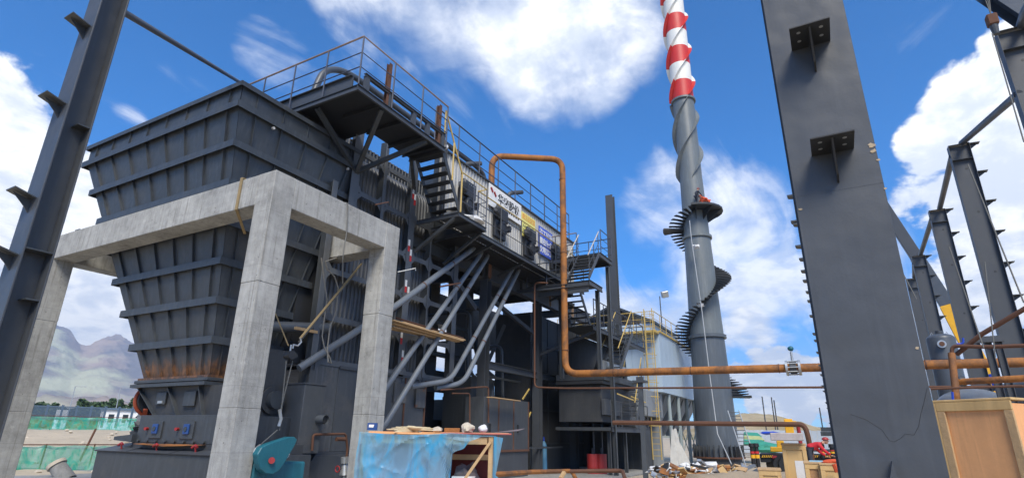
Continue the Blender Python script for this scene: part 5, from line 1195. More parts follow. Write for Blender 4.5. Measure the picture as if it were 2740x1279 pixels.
# hidden neighbours in the same row, further away; their cleats show beside the big one
row = []
def col(x, y, ztop, lab, cl=True, w=.22, dep=.36, zb=-.1, side=-1):
    T = thing('row_column', lab, 'steel column', (x, y, 0), 'row of steel columns at right')
    mb = MB(); MB().box(x, x+.014, y-w/2, y+w/2, zb, ztop).build('flange', STEEL2, T, bevel=.002); MB().box(x+dep-.014, x+dep, y-w/2, y+w/2, zb, ztop).build('flange', STEEL2, T, bevel=.002)
    MB().box(x+.0145, x+dep-.0145, y-.005, y+.005, zb, ztop-.02).build('web', STEEL2, T)
    MB().box(x-.02, x+dep+.02, y-w/2-.02, y+w/2+.02, ztop, ztop+.014).build('cap_plate', STEEL, T)
    MB().box(x+.015, x+dep-.015, y-w/2, y+w/2, ztop-.45, ztop-.438).build('web_stiffener', STEEL, T)
    return T
# row geometry: flanges face -X; the columns' webs lie along X so their broad sides face the camera
def bigcol(px, py, X, dep, w, lab, zt=None, r=0):
    p = AX(px, py, X); T = thing('row_column', lab, 'steel column', (p.x, p.y, 0), 'row of tall steel columns at right')
    y = p.y; z = p.z
    # web faces the camera (-X), flanges at both y ends
    MB().box(X-w/2, X+w/2, y-.016, y, -.1, z).build('flange', STEEL2, T); MB().box(X-w/2, X+w/2, y-dep, y-dep+.016, -.1, z).build('flange', STEEL2, T)
    MB().box(X-.006, X+.006, y-dep+.0165, y-.0165, -.1, z-.04).build('web', STEEL2, T)
    MB().box(X-w/2, X+w/2, y-dep, y, z+.001, z+.013).build('cap_plate', STEEL, T); MB().box(X-w/2+.01, X-.0065, y-dep+.017, y-.017, z-.82, z-.80).build('web_stiffener', STEEL, T)
    zz = z-.05; 
    while zz > .6: cleat((X-.01, y-dep, zz), (0, -1, 0), (1, 0, 0), T, .42, STEEL, 2.2); zz -= 1.55
    for zz in (z-1.3, z-3.6, z-6.6): MB().cyl((X-.009, y-dep*.6, zz), (X-.0065, y-dep*.6, zz), .06, n=10).build('bolt_hole', DARK, T)
    return p
tops = []
for (px, py, X, dep, lab) in ((2663, 95, 24.0, .86, 'nearest column of the row, at the right edge of the view, with a tie pipe at its head'), (2535, 396, 33.0, .86, 'second column of the row at right, its top against the big cloud'),
                              (2484, 567, 42.0, .86, 'third column of the row at right'), (2438, 688, 51.0, .86, 'fourth column of the row, above the grey pressure vessel'), (2424, 748, 58.0, .86, 'fifth and furthest column of the row, half hidden by the near wide column')):
    p = bigcol(px, py, X, dep, .42, lab); tops.append(p)
for i in range(4):
    a, b = tops[i], tops[i+1]; a_ = a+V(.0, -.1, -.5 if i else -2.6); b_ = b+V(0, -.62, .12)
    MB().tube([a_, b_], .15, 10).build('tie_pipe', STEEL2, None, True, cat='tie pipe', group='tie pipes between column heads', label='tie pipe between the heads of the %s and %s column of the row at right' % (('first', 'second', 'third', 'fourth')[i], ('second', 'third', 'fourth', 'fifth')[i]))
MB().tube([tops[0]+V(-.1, -.75, .1), AX(2745, 30, 21), AX(2800, -60, 19)], .15, 10).build('tie_pipe', STEEL2, None, True, cat='tie pipe', label='tie pipe leaving the head of the nearest row column towards the upper right')
MB().hsec(AX(2640, -25, 26), AX(2800, 80, 24), .9, .5).build('overhead_boom', STEEL, cat='boom', label='dark boom section crossing the upper right corner of the view')
# crane hook and lines, far behind
HK = thing('crane_hook', 'small crane hook block on thin lines at the upper right', 'crane hook', AD(2652, 50, 18))
for dx in (-14, -4, 4): MB().tube([AD(2640+dx, -30, 18), AD(2652, 42, 18)], .012, 5).build('hoist_line', CABLE, HK)
c = AD(2653, 52, 18); MB().box(c.x-.12, c.x+.12, c.y-.12, c.y+.12, c.z-.22, c.z+.12).build('hook_block', RUST, HK, bevel=.03); MB().cyl(c-V(0, 0, .5), c-V(0, 0, .22), .07, .1, 10).build('hook', STEEL, HK)
for (a, b, d, lab) in (((2655, 90), (2740, 380), 10, 'thin slanting line right of the nearest row column, upper'), ((2590, 440), (2740, 810), 9.5, 'long thin line slanting down from the second row column'), ((2400, 700), (2452, 800), 13, 'short thin line near the fourth row column'),
                       ((2540, 660), (2632, 930), 11, 'thin line slanting down from the third row column'), ((2635, 700), (2664, 960), 12, 'thin near-vertical line right of the third row column')):
    MB().tube([AD(*a, d), AD(*b, d)], .010, 5).build('guy_line', CABLE, None, True, cat='line', label=lab)
# cleats that show along the left edge of the near column belong to a column behind it
LB = thing('hidden_row_column', 'column hidden behind the near wide column, only its cleats showing along the left edge', 'steel column', (7.6, 0, 0))
zq = 5.1; X = 7.6
MB().box(X, X+.3, -.02, .0, -.1, 5.8).build('flange', STEEL2, LB); MB().box(X+.145, X+.155, -.55, -.021, -.1, 5.8).build('web', STEEL2, LB)
for k, (px, py) in enumerate(((2108, 522), (2118, 590), (2124, 597), (2130, 656), (2140, 690), (2145, 722), (2150, 748), (2158, 778), (2162, 802), (2168, 842), (2176, 890), (2180, 908), (2186, 940), (2192, 975), (2196, 1000), (2200, 1030), (2204, 1044), (2210, 1075), (2214, 1090), (2220, 1130))):
    p = AX(px, py, X); MB().prism([(X, -.03, p.z), (X, p.y+.012, p.z), (X, p.y+.002, p.z-.015), (X, -.03, p.z-.05)], (.12, 0, 0)).build('purlin_cleat', STEEL, LB)

# ================================================================== LEFT STEEL COLUMN
LS = thing('left_steel_column', 'dark steel column close on the left with four tapered cleats on its outer flange', 'steel column', (2.2, 6.6, 0))
a = AD(272, 0, 7.0); xs_ = a.x; ar = math.atan2(a.y, a.x)
ys = a.y; wfl = .33; dep = .0
xr = ys/math.tan(R(69.63)); 
MB().box(xs_, xs_+.016, ys, ys+wfl, -.1, 7.5).build('outer_flange', BIGCOL, LS, bevel=.003)
MB().box(xr-.016, xr, ys, ys+wfl, -.1, 7.5).build('inner_flange', BIGCOL, LS, bevel=.003)
MB().box(xs_+.0165, xr-.0165, ys+wfl*.5-.006, ys+wfl*.5+.006, -.1, 7.5).build('web', BIGCOL, LS)
for (py, full) in ((665, 1), (795, 0), (325, 0)):
    p = AY(150, py, ys); z = AY({665: 100, 795: 70, 325: 205}[py], py+5, ys).z
    MB().box(xs_+.017 if full else xr-.13, xr-.017, ys+.005, ys+wfl*.5-.007, z, z+.014).build('web_stiffener', STEEL, LS)
for (px, py) in ((218, 95), (145, 305), (62, 555), (15, 705)):
    p = AX(px, py, xs_); z = p.z
    MB().prism([(xs_-.002, ys+.06, z+.05), (xs_-.19, ys+.06, z+.10), (xs_-.19, ys+.26, z+.10), (xs_-.002, ys+.26, z+.05)], (0, 0, .012)).build('purlin_cleat', STEEL, LS)
    MB().prism([(xs_-.002, ys+.16, z+.049), (xs_-.17, ys+.16, z+.085), (xs_-.05, ys+.16, z-.03), (xs_-.002, ys+.16, z-.09)], (0, .012, 0)).build('cleat_rib', STEEL, LS)
# tie pipe from the left column to the far side
MB().tube([AY(318, 26, ys+.42), AD(660, 232, 17)], [.045, .045], 12).build('tie_pipe', STEEL2, None, True, cat='tie pipe', label='long tie pipe running from the left column head back behind the coal hopper')

# ================================================================== HOIST AND STRAPS
HT = thing('chain_hoist', 'black chain hoist with grey shackle hung on two slings beside the front concrete column', 'chain hoist', AY(775, 950, 10.9))
c = AY(775, 950, 10.9); MB().cyl(c+V(0, -.1, 0), c+V(0, .1, 0), .10, n=18).build('hoist_body', DARK, HT, True); MB().cyl(c+V(.12, -.06, .0), c+V(.12, .06, 0), .06, n=12).build('chain_wheel', DARK, HT, True)
MB().tube([c+V(0, 0, .08), c+V(0, 0, .24)], .02, 8).build('top_hook', GALV, HT)
def chain(a, b, par, s=.05):
    a = Vector(a); b = Vector(b); n = int((b-a).length/s)
    mb = MB()
    for k in range(n):
        p = lerp(a, b, (k+.5)/n); w_ = V(.016, 0, 0) if k % 2 else V(0, .016, 0); mb.beam(p-(b-a).normalized()*s*.55, p+(b-a).normalized()*s*.55, .022, .012, (w_.x, w_.y, 0))
    mb.build('chain', CABLE, par)
chain(AY(766, 965, 10.9), AY(748, 1150, 10.6), HT); chain(AY(783, 965, 10.9), AY(750, 1100, 10.7), HT); MB().tube([AY(748, 1095, 10.6), AY(752, 1120, 10.6), AY(746, 1140, 10.6)], .035, 8).build('chain_hook', GALV, HT, True)
MB().tube([AY(742, 1150, 10.5), AY(690, 1195, 10.2)], .012, 6).build('pull_rope', CABLE, HT)
MB().tube([AY(695, 1190, 10.1), AY(683, 1200, 10.0), AY(678, 1208, 10.0), AY(688, 1206, 10.0), AY(696, 1194, 10.1)], .022, 8).build('lower_shackle', GALV, HT, True)
Sh = thing('lifting_sling', 'long flat webbing sling from the second column head down to the hoist shackle', 'sling', AY(880, 800, 10.8))
MB().beam(AY(968, 705, 11.0), AY(803, 905, 10.9), .07, .02).build('webbing', ROPE, Sh); MB().beam(AY(948, 735, 11.05), AY(800, 915, 10.95), .05, .02).build('webbing', CABLE, Sh)
MB().tube([AY(803, 903, 10.9), AY(806, 915, 10.9), AY(797, 925, 10.9), AY(785, 922, 10.9), AY(783, 932, 10.9)], .022, 8).build('shackle', GALV, Sh, True)
MB().beam(AY(737, 838, 11.3), AY(772, 925, 10.95), .05, .018).build('short_sling', ROPE, None, cat='sling', label='short webbing sling behind the front concrete column running down to the hoist')
Bs = thing('beam_strap', 'worn brown webbing strap looped over the left concrete beam', 'strap', (7.2, 10.9, 7))
sy = AX(648, 485, 7.2).y
MB().box(7.17, 7.19, sy-.04, sy+.04, 6.28, 7.05).build('webbing', ROPE, Bs); MB().box(7.17, 7.8, sy-.04, sy+.04, 7.051, 7.07).build('webbing', ROPE, Bs)
MB().beam((7.2, sy, 6.28), AD(655, 625, 14.2), .06, .02).build('webbing', ROPE, Bs)
# cable draped over the right beam
x1 = AY(929, 548, 10).x
MB().tube(fillet([V(x1-.1, 10.3, 7.05), V(x1, 9.97, 7.04), AY(928, 620, 9.96), AY(921, 660, 9.96), AY(917, 690, 9.95), AY(917, 760, 10.2)], .1), .014, 6).build('draped_cable', CABLE, None, True, cat='cable', label='thin dark cable draped over the right concrete beam')
MB().tube([AY(x, y, 11.3) for x, y in ((860, 690), (866, 740), (875, 800), (868, 850), (862, 900), (868, 930), (882, 955), (887, 972), (878, 968), (876, 930), (882, 880), (900, 830), (905, 770), (895, 740), (875, 720), (870, 700), (900, 690))], .018, 6).build('hanging_cable', mat('dusty_cable', (.22, .21, .19), .8, .2, 9), None, True, cat='cable', label='looped dusty cable hanging between the two concrete columns')
MB().tube([AY(1004, 548, 10.2), AY(1040, 541, 10.2)], .02, 6).build('rebar_stub', RUST, None, cat='rebar', label='bent rebar stub on top of the second concrete column')

# ================================================================== PLASTIC-COVERED TIMBER STAND
A_, B_ = AD(968, 1148, 9.2), AD(1352, 1160, 8.9); A_.z = B_.z = 1.64
e1 = (B_-A_); W_ = e1.length; e1.normalize(); e2 = V(-e1.y, e1.x, 0)
if e2.dot(V(math.cos(yaw), math.sin(yaw), 0)) < 0: e2 = -e2
def L2(u, v, z): return A_ + e1*u + e2*v + V(0, 0, z-1.64)
TS = thing('timber_stand', 'rough timber stand with rusty boards on top, draped in blue plastic sheet', 'timber stand', L2(W_/2, .6, 0))
def lb(u0, u1, v0, v1, z0, z1, m, name, par, bevel=.004): return MB().prism([L2(u0, v0, z0), L2(u1, v0, z0), L2(u1, v1, z0), L2(u0, v1, z0)], (0, 0, z1-z0)).build(name, m, par, bevel=bevel)
for (u, v) in ((.0, .05), (W_-.25, .05), (.0, 1.1), (W_-.25, 1.1)): lb(u, u+.07, v, v+.07, -.1, 1.58, WOOD, 'post', TS)
lb(.08, W_-.27, .06, .11, 1.46, 1.56, WOOD, 'rail', TS); lb(.08, W_-.27, 1.12, 1.16, 1.46, 1.56, WOOD, 'rail', TS); lb(.9, W_-.27, .7, .75, 1.22, 1.30, WOOD, 'rail', TS)
MB().beam(L2(W_-.22, .03, 1.5), L2(W_-.75, .03, .75), .07, .04).build('diagonal_brace', WOOD, TS)
lb(W_*.55, W_-.3, .2, 1.1, .84, .87, WOOD, 'shelf', TS)
for k, (u0, u1, v0, v1, m) in enumerate(((-.02, 1.3, -.02, .5, PLY), (.9, 1.75, .1, .7, RUSTPIPE), (1.2, 2.25, .0, .45, mat('red_board', (.42, .12, .10), .8, .3, 6)), (-.02, 2.2, .5, 1.2, PLY))): lb(u0, u1, v0, v1, 1.59+.006*k, 1.612+.006*k, m, 'top_board', TS)
lb(W_*.56, W_-.2, 1.05, 1.08, .6, 1.45, mat('dark_red_board', (.12, .02, .02), .8, .3, 6), 'back_board', TS)
lb(-.015, .0, .0, .07, .9, 1.45, mat('red_board', (0, 0, 0)), 'edge_tape', TS)
# sheet
def sheet(u0, u1, z1, edge, v=-.03, nu=110, nv=60, label='', par=None):
    mb = MB()
    P_ = [(.02, .62), (1.0, .95), (1.15, .2)]
    for j in range(nv+1):
        for i in range(nu+1):
            uu = u0+(u1-u0)*i/nu; zb = edge(uu); zt = 1.62 - .035*abs(math.sin(uu*2.3)); z = zt+(zb-zt)*j/nv
            dn = (1.62-z)
            f_ = 0
            for (cu, cz, am, fr) in ((.03, 1.22, .05, 9), (1.16, 1.58, .085, 11), (.62, .35, .05, 8)):
                an = math.atan2(z-cz, uu-cu); rr = math.hypot(z-cz, uu-cu); f_ += am*(1-abs(math.sin(an*fr*.5+2.2*noise.noise(V(uu, z, cu)))))**3*min(1, rr*2)*math.exp(-rr*.7)
            f_ = f_*.8 + .03*noise.noise(V(uu*2.5, z*2.5, 3)) + .02*math.sin(uu*15+z*4)*dn
            mb.v.append(L2(uu+.03*noise.noise(V(uu*3, z*3, 8)), v-.06*dn-abs(f_)*1.0, z))
    for j in range(nv):
        for i in range(nu): mb.f.append((j*(nu+1)+i, j*(nu+1)+i+1, (j+1)*(nu+1)+i+1, (j+1)*(nu+1)+i))
    return mb
def edge(u):
    pts = [(0, -.05), (1.2, -.05), (1.32, .75), (1.38, 1.05), (1.34, 1.28), (1.42, 1.36), (1.55, 1.40), (1.62, 1.50), (1.80, 1.57), (2.3, 1.6)]
    for (a, za), (b, zb) in zip(pts[:-1], pts[1:]):
        if u <= b: return za+(zb-za)*(u-a)/(b-a)
    return 1.6
sc_ = W_/2.4
ts = thing('plastic_sheet', 'crinkled translucent blue plastic sheet torn open at the right over the timber stand', 'plastic sheet', L2(.6, 0, 0))
sheet(-.03, 2.05, 0, edge).build('sheet_front', FILM, ts, True)
mb = MB(); P = [L2(W_-.17, -.02, 1.58), L2(W_-.03, -.02, 1.56), L2(W_-.13, -.06, 1.05), L2(W_+.25, -.12, .72), L2(W_+.2, -.1, .5), L2(W_-.18, -.02, .5)]
mb.add(P, [(0, 1, 2), (0, 2, 5), (2, 3, 4, 5)]).build('sheet_side_flap', FILM, ts)
MB().add([L2(2.0, .0, 1.632), L2(2.35, .02, 1.66), L2(2.46, .2, 1.70), L2(2.0, .3, 1.64)], [(0, 1, 2, 3)]).build('torn_sheet_end', mat('grey_rag', (.18, .14, .14), .9, .3, 8), ts)
lb(.1, 1.25, .35, .37, .2, 1.4, mat('pinkish_board', (.50, .42, .42), .8, .25, 2.5, dirt=.3), 'inner_board', TS)
# things on top
def on(u, v): return L2(u, v, 1.63)
px_u = lambda px: (px-968)/(1352-968)*W_
T = thing('rope_coil', 'heap of pale rope and straw on the left of the board top', 'rope', on(px_u(1085), .2))
rr = random.Random(3)
for k in range(7):
    c = on(px_u(1060+k*13), .18+.05*rr.random()); MB().tube([c+e1*.16*math.cos(a)*(1+.3*rr.random())+e2*.1*math.sin(a)+V(0, 0, .02+.035*k*(6-k)/9+.012*rr.random()) for a in [q*.5 for q in range(14)]], .012, 6).build('rope_strand', mat('straw_rope', (.55, .45, .28), .9, .2, 9), T, True)
MB().blob(on(px_u(1085), .22), .26, .12, .07, .3, 14, 8, fl=.01).build('rope_heap', mat('straw_rope', (0, 0, 0)), T, True)
MB().blob(on(px_u(1168), .15)+V(0, 0, .03), .085, .07, .045, .2, 14, 5, fl=.035).build('flat_stone', STONE, None, True, cat='stone', label='flat pale stone on the board top left of the wooden batten')
lb(px_u(1186), px_u(1228), .12, .22, 1.63, 1.69, RUSTPIPE, 'short_batten', None, .005); bpy.context.scene.collection.objects[-1] if False else None
o = [q for q in COL.objects if q.name.startswith('short_batten')][0]; o['label'] = 'short orange-brown batten lying between the two pale stones'; o['category'] = 'batten'
MB().blob(on(px_u(1250), .1)+V(0, 0, .055), .115, .09, .075, .22, 16, 11, fl=.06).build('big_stone', STONE, None, True, cat='stone', label='blocky large pale stone weighing down the plastic sheet')
MB().blob(on(px_u(1291), .12)+V(0, 0, .055), .07, .07, .06, .1, 16, 14, fl=.055).build('round_stone', SACK, None, True, cat='stone', label='round whitish stone right of the blocky stone')
MB().blob(L2(1.55, .6, 1.0), .2, .15, .16, .4, 14, 2).build('rag_bundle', mat('grey_rag', (.18, .14, .14), .9, .3, 8), None, True, cat='bundle', label='dark bundle of rags on the shelf inside the timber stand')
lb(1.35, 1.7, .3, .5, .9, 1.0, WHITE, 'white_box', None); o = [q for q in COL.objects if q.name.startswith('white_box')][0]; o['label'] = 'flat white box on the shelf inside the timber stand'; o['category'] = 'box'
c = AD(996, 1139, 9.35); T = thing('picture_box', 'small dark blue printed box standing on the left corner of the stand', 'box', c)
MB().prism([c-e1*.075-V(0, 0, .06), c+e1*.075-V(0, 0, .06), c+e1*.075+V(0, 0, .045), c-e1*.075+V(0, 0, .045)], e2*.04).build('box_body', BLUEK, T); MB().prism([c-e1*.05-e2*.003-V(0, 0, .02), c+e1*.02-e2*.003-V(0, 0, .02), c+e1*.03-e2*.003+V(0, 0, .02), c-e1*.05-e2*.003+V(0, 0, .02)], e2*.002).build('printed_picture', WHITE, T)

# ================================================================== RIGHT FOREGROUND CRATE
cr0 = AD(2500, 1076, 6.0); cr1 = AD(2702, 1071, 5.75); cr0.z = cr1.z = (cr0.z+cr1.z)/2
CR = thing('plywood_crate', 'tall plywood crate with pale timber frame at the lower right', 'crate', cr0)
f1_ = (cr1-cr0); cw = f1_.length; f1_.normalize(); f2_ = V(-f1_.y, f1_.x, 0)
if f2_.dot(V(1, .2, 0)) < 0: f2_ = -f2_
def C2(u, v, z): return cr0 + f1_*u + f2_*v + V(0, 0, z-cr0.z)
ct = cr0.z
def cb(u0, u1, v0, v1, z0, z1, m, name): return MB().prism([C2(u0, v0, z0), C2(u1, v0, z0), C2(u1, v1, z0), C2(u0, v1, z0)], (0, 0, z1-z0)).build(name, m, CR, bevel=.004)
cb(.01, cw-.01, .02, .22, 0.02, ct-.02, PLY, 'plywood_panel'); cb(0, .06, 0, .019, 0, ct-.071, WOOD, 'frame_batten'); cb(cw-.06, cw, 0, .019, 0, ct-.071, WOOD, 'frame_batten'); cb(0, cw, 0, .019, ct-.07, ct, PALEPLY, 'frame_batten')
cb(-.02, .0, .0, .22, 0, ct, PALEPLY, 'side_panel'); cb(-.02, cw+.01, -.0, .23, ct+.001, ct+.02, PALEPLY, 'lid')
# ---- pressure vessels and pipework behind it
def vessel(px, pyt, d, rad, zb, lab, col_=PIPED, dome=.45, name='pressure_vessel'):
    p = AD(px, pyt, d); T = thing(name, lab, 'vessel', (p.x, p.y, zb)); zt = p.z; n = 8
    prof = [(zb, rad), (zt-rad*dome, rad)] + [(zt-rad*dome+rad*dome*math.sin(a), rad*math.cos(a)) for a in [k*math.pi/2/n for k in range(1, n)]] + [(zt, .01)]
    MB().tube([(p.x, p.y, z) for z, _ in prof], [r for _, r in prof], 36).build('shell', col_, T, True); return T, p
T, p = vessel(2513, 893, 25.0, .43, 0, 'slim grey vertical pressure vessel with top nozzle and round manhole behind the rusty pipes')
MB().cyl(p, p+V(0, 0, .1), .12, n=14).build('top_nozzle', STEEL2, T, True); c = AD(2520, 921, 24.58); MB().cyl(c+V(.1, 0, 0), c-V(.12, -.01, 0), .13, n=20).build('manhole', GALV, T, True); MB().cyl(c-V(.121, -.01, 0), c-V(.14, -.01, 0), .08, n=20).build('manhole_cover', RUST, T, True)
MB().cyl((p.x, p.y, AD(2513, 965, 25).z-.06), (p.x, p.y, AD(2513, 965, 25).z), .50, n=30).build('ring_flange', DARK, T)
for s in (-.22, .22): MB().tube([p+V(0, s-.05, -.06), p+V(0, s, .06), p+V(0, s+.05, -.06)], .015, 6).build('lifting_eye', GALV, T, True)
MB().tube(fillet([p+V(-.1, -.4, -.4), p+V(-.1, -.6, -.4), p+V(-.1, -.62, -.2)], .1), .035, 10).build('side_nozzle', BLUEP, T, True)
T, p = vessel(2592, 1040, 24.0, .98, 0, 'broad grey domed tank rising behind the plywood crate', PIPE, .55, 'domed_tank')
T, p = vessel(2775, 1010, 24.0, .95, 0, 'dark grey tank cut by the right edge of the view', PIPED, .3, 'edge_tank')
RP = thing('rusty_pipe_rack', 'rusty orange and brown pipes with a valve crossing at the right edge', 'pipework', AD(2600, 1000, 9.5))
MB().tube([AD(2558, 1022, 19.8), AD(2740, 1012, 19), AD(2800, 1005, 19)], .085, 16).build('pipe_run', RUSTPIPE, RP, True)
c = AD(2575, 1020, 19.8); MB().cyl(c-V(0, -.06, 0), c+V(0, -.06, 0), .14, n=16).build('flange', STEEL2, RP, True); MB().cyl(c+V(0, .1, 0), c+V(0, .16, 0), .13, n=16).build('flange', GALV, RP, True)
MB().tube(fillet([AD(2548, 955, 19.6), AD(2546, 925, 19.6), AD(2640, 928, 19.4), AD(2800, 922, 19.2)], .2), .05, 10).build('pipe_run', RUST, RP, True)
MB().tube([AD(2546, 945, 19.5), AD(2560, 1072, 19.2)], .085, 14).build('standing_pipe', RUSTPIPE, RP, True)
MB().tube([AD(2560, 948, 19.7), AD(2625, 895, 19.4), AD(2760, 815, 19.0)], .06, 10).build('slanting_pipe', RUST, RP, True)
MB().box(*(lambda c: (c.x-.12, c.x+.12, c.y-.12, c.y+.12, c.z-.02, c.z+.02))(AD(2570, 1070, 19.2))).build('foot_plate', RUST, RP)
MB().tube([AD(2490, 1040, 19.0), AD(2735, 1032, 19.0)], .03, 8).build('thin_pipe', RUST, RP, True)
MB().tube([AD(2548, 1048, 19.0), AD(2550, 1070, 19.0)], .03, 6).build('drain_cock', BLUEP, RP, True)
for px in (2640, 2668): q = AD(px, 910, 20.3); MB().hsec(q, V(q.x, q.y, 0), .16, .16).build('rack_post', STEEL2, RP)
c = AD(2640, 908, 20.2); MB().box(c.x-.08, c.x+.08, c.y-.35, c.y+.3, c.z-.08, c.z+.08).build('cross_head', STEEL2, RP)
# ================================================================== MOBILE CRANE
Cn = thing('mobile_crane', 'yellow and black mobile crane with raised telescopic boom, striped outriggers and yellow counterweight', 'mobile crane', AZ(2160, 1245, 0))
CB = thing('crane_boom', 'long grey crane boom with yellow and blue base behind the column row', 'crane boom', AZ(2700, 1240, 0))
bp = [AD(2700, 1120, 70), AD(2590, 920, 70), AD(2536, 818, 70), AD(2360, 545, 70)]
def boomsec(a, b, w, h, m, name):
    MB().beam(a, b, w*1.35, h*1.35).build(name, m, CB, bevel=.05)
boomsec(bp[0], lerp(bp[1], bp[0], .02), 1.1, 1.1, YELL2, 'boom_base')
boomsec(bp[0]+V(-.3, .5, -.5), bp[2]+V(-.3, .35, -.4), .3, .45, BLUEP, 'boom_stripe')
boomsec(bp[1], bp[2], 1.05, 1.0, YELL2, 'boom_section')
boomsec(bp[2], lerp(bp[2], bp[3], .45), .95, .9, PIPED, 'boom_section'); boomsec(lerp(bp[2], bp[3], .45), AD(2290, 440, 70), .85, .8, STEEL2, 'boom_section')
MB().tube([AD(2720, 1180, 70), AD(2650, 1000, 69.5)], .4, 12).build('lift_ram', BLUEP, CB, True)
def cbx(px0, py0, px1, py1, d, dep, m, name, bevel=.02):
    a = AD(px0, py1, d); b = AD(px1, py1, d); c = AD(px0, py0, d); s = (b-a); s.z = 0; nrm = V(-s.y, s.x, 0).normalized(); nrm = nrm if nrm.dot(a) > 0 else -nrm
    return MB().prism([a, a+s, a+s+V(0, 0, c.z-a.z), a+V(0, 0, c.z-a.z)], nrm*dep).build(name, m, Cn, bevel=bevel)
d_ = 24.0
cbx(2035, 1212, 2240, 1236, d_, 1.6, BLACK, 'chassis'); cbx(2068, 1222, 2240, 1258, d_+.2, 1.2, BLACK, 'chassis')
cbx(2120, 1200, 2240, 1206, d_, 1.4, STEEL2, 'deck'); cbx(2062, 1195, 2110, 1208, d_+.5, 1.0, YELL2, 'counterweight'); cbx(2080, 1178, 2100, 1200, d_+.6, .6, YELL2, 'counterweight')
cbx(2104, 1120, 2127, 1170, d_+.8, .5, YELL2, 'slewing_tower'); cbx(2100, 1126, 2131, 1132, d_+.7, .1, YELL2, 'tower_cap')
for (x, w) in ((2037, 30), (2164, 28), (2196, 40)):
    cbx(x, 1217, x+w, 1223, d_-.06, .05, BLACK, 'hazard_plate', 0)
    for k in range(int(w/5)): 
        a = AD(x+1+k*5, 1223, d_-.08); b = AD(x+3.4+k*5, 1223, d_-.08); c = AD(x+3.5+k*5, 1217, d_-.08); e = AD(x+5.9+k*5, 1217, d_-.08); MB().prism([a, b, e, c], V(.02, 0, 0)).build('hazard_stripe', YELL2, Cn)
for (x, y0q, y1q) in ((2018, 1190, 1250), (2030, 1190, 1250), (2203, 1192, 1225), (2230, 1192, 1225)):
    a = AD(x, y1q, 22.5 if x < 2100 else 23.5); b = AD(x, y0q+5, 22.5 if x < 2100 else 23.5); b = V(a.x, a.y, b.z)
    MB().tube([a, b], .07, 10).build('outrigger_leg', BLACK, Cn, True); MB().cyl(b, b+V(0, 0, .12), .1, .09, 12).build('leg_head', BLACK, Cn, True)
    MB().tube([lerp(a, b, .45), lerp(a, b, .62)], .078, 10).build('leg_sleeve', YELL2, Cn, True); MB().tube([lerp(a, b, .68), lerp(a, b, .78)], .074, 10).build('warning_sleeve', WHITER, Cn, True)
for x in (2060, 2075): c = AD(x+30, 1243, d_-.1); MB().cyl(c, c+V(.5, .3, 0), .28, n=20).build('wheel', BLACK, Cn, True)
c = AD(2142, 1215, d_-.05); cbx(2066, 1218, 2080, 1226, d_-.1, .04, REDP, 'tail_light')

# ---- slab on the pale crate and crates
def vcrate(px0, px1, pyt, d, depth, lab, name='pale_crate', zb=0, m=PALEPLY, band=True):
    a = AD(px0, pyt, d); b = AD(px1, pyt, d); b.z = a.z; T = thing(name, lab, 'crate', (a.x, a.y, zb)); s = b-a; w = s.length; s.normalize(); nn = V(-s.y, s.x, 0); nn = nn if nn.dot(a) > 0 else -nn
    def bb(u0, u1, v0, v1, z0, z1, mm, nm): return MB().prism([V(*(a+s*u+nn*v).xy, z0) for u, v in ((u0, v0), (u1, v0), (u1, v1), (u0, v1))], (0, 0, z1-z0)).build(nm, mm, T, bevel=.005)
    bb(0, w, 0, depth, zb, a.z, m, 'crate_panel'); bb(-.03, w+.03, -.03, depth+.03, a.z+.001, a.z+.035, WOOD, 'crate_lid')
    if band:
        bb(-.02, .05, -.021, -.001, zb, a.z-.081, PALEPLY, 'batten'); bb(w-.05, w+.02, -.021, -.001, zb, a.z-.081, PALEPLY, 'batten'); bb(-.02, w+.02, -.021, -.001, a.z-.08, a.z-.001, PALEPLY, 'batten')
    return T, a, s, nn, w
T, a, s, nn, w = vcrate(2094, 2152, 1190, 12.5, .5, 'tall narrow pale crate with a white paper label carrying a stained slab')
MB().prism([V(*(a+s*u-nn*.006).xy, 1.1-.35*0+q) for u, q in ((.17, -.30), (.36, -.30), (.36, .12), (.17, .12))], nn*.004).build('paper_label', SACK, T)
a2, b2 = AD(2063, 1182, 12.3), AD(2152, 1182, 12.3); b2.z = a2.z; zt_ = AD(2063, 1157, 12.3).z
SL = MB().prism([a2+V(0, 0, .03), b2+V(0, 0, .03), V(*b2.xy, zt_), V(*a2.xy, zt_)], nn*.55).build('stained_slab', mat('stained_slab', (.42, .38, .37), .9, .3, 6, dirt=.5, dirtcol=(.2, .15, .14)), None, bevel=.012, cat='slab', label='stained pale slab lying on top of the tall narrow crate')
vcrate(2155, 2196, 1240, 11.5, .6, 'brown crate right of the tall narrow crate', m=mat('brown_board', (.36, .20, .09), .8, .2, 4)); vcrate(2197, 2256, 1244, 11.4, .7, 'wide pale crate against the near wide column')
vcrate(2032, 2086, 1258, 12.0, .6, 'low pale crate in front of the crane outriggers')
T = MB().blob(AD(2226, 1236, 11.5), .06, .13, .04, .5, 12, 6).build('orange_hose', PEOPLEO, None, True, cat='hose', label='orange crumpled hose on the wide pale crate'); 
MB().tube([AD(2234, 1240, 11.2), AD(2243, 1262, 11.2)], .05, 8).build('orange_sleeve', PEOPLEO, None, True, cat='sleeve', label='orange sleeve hanging over the edge of the wide pale crate')
MB().box(*(lambda c: (c.x-.1, c.x+.1, c.y-.22, c.y+.22, c.z-.03, c.z+.03))(AD(2205, 1237, 11.6))).build('blue_bag', mat('light_blue_bag', (.30, .50, .62), .7, .2, 6), None, cat='bag', label='flat light blue bag beside the orange hose')

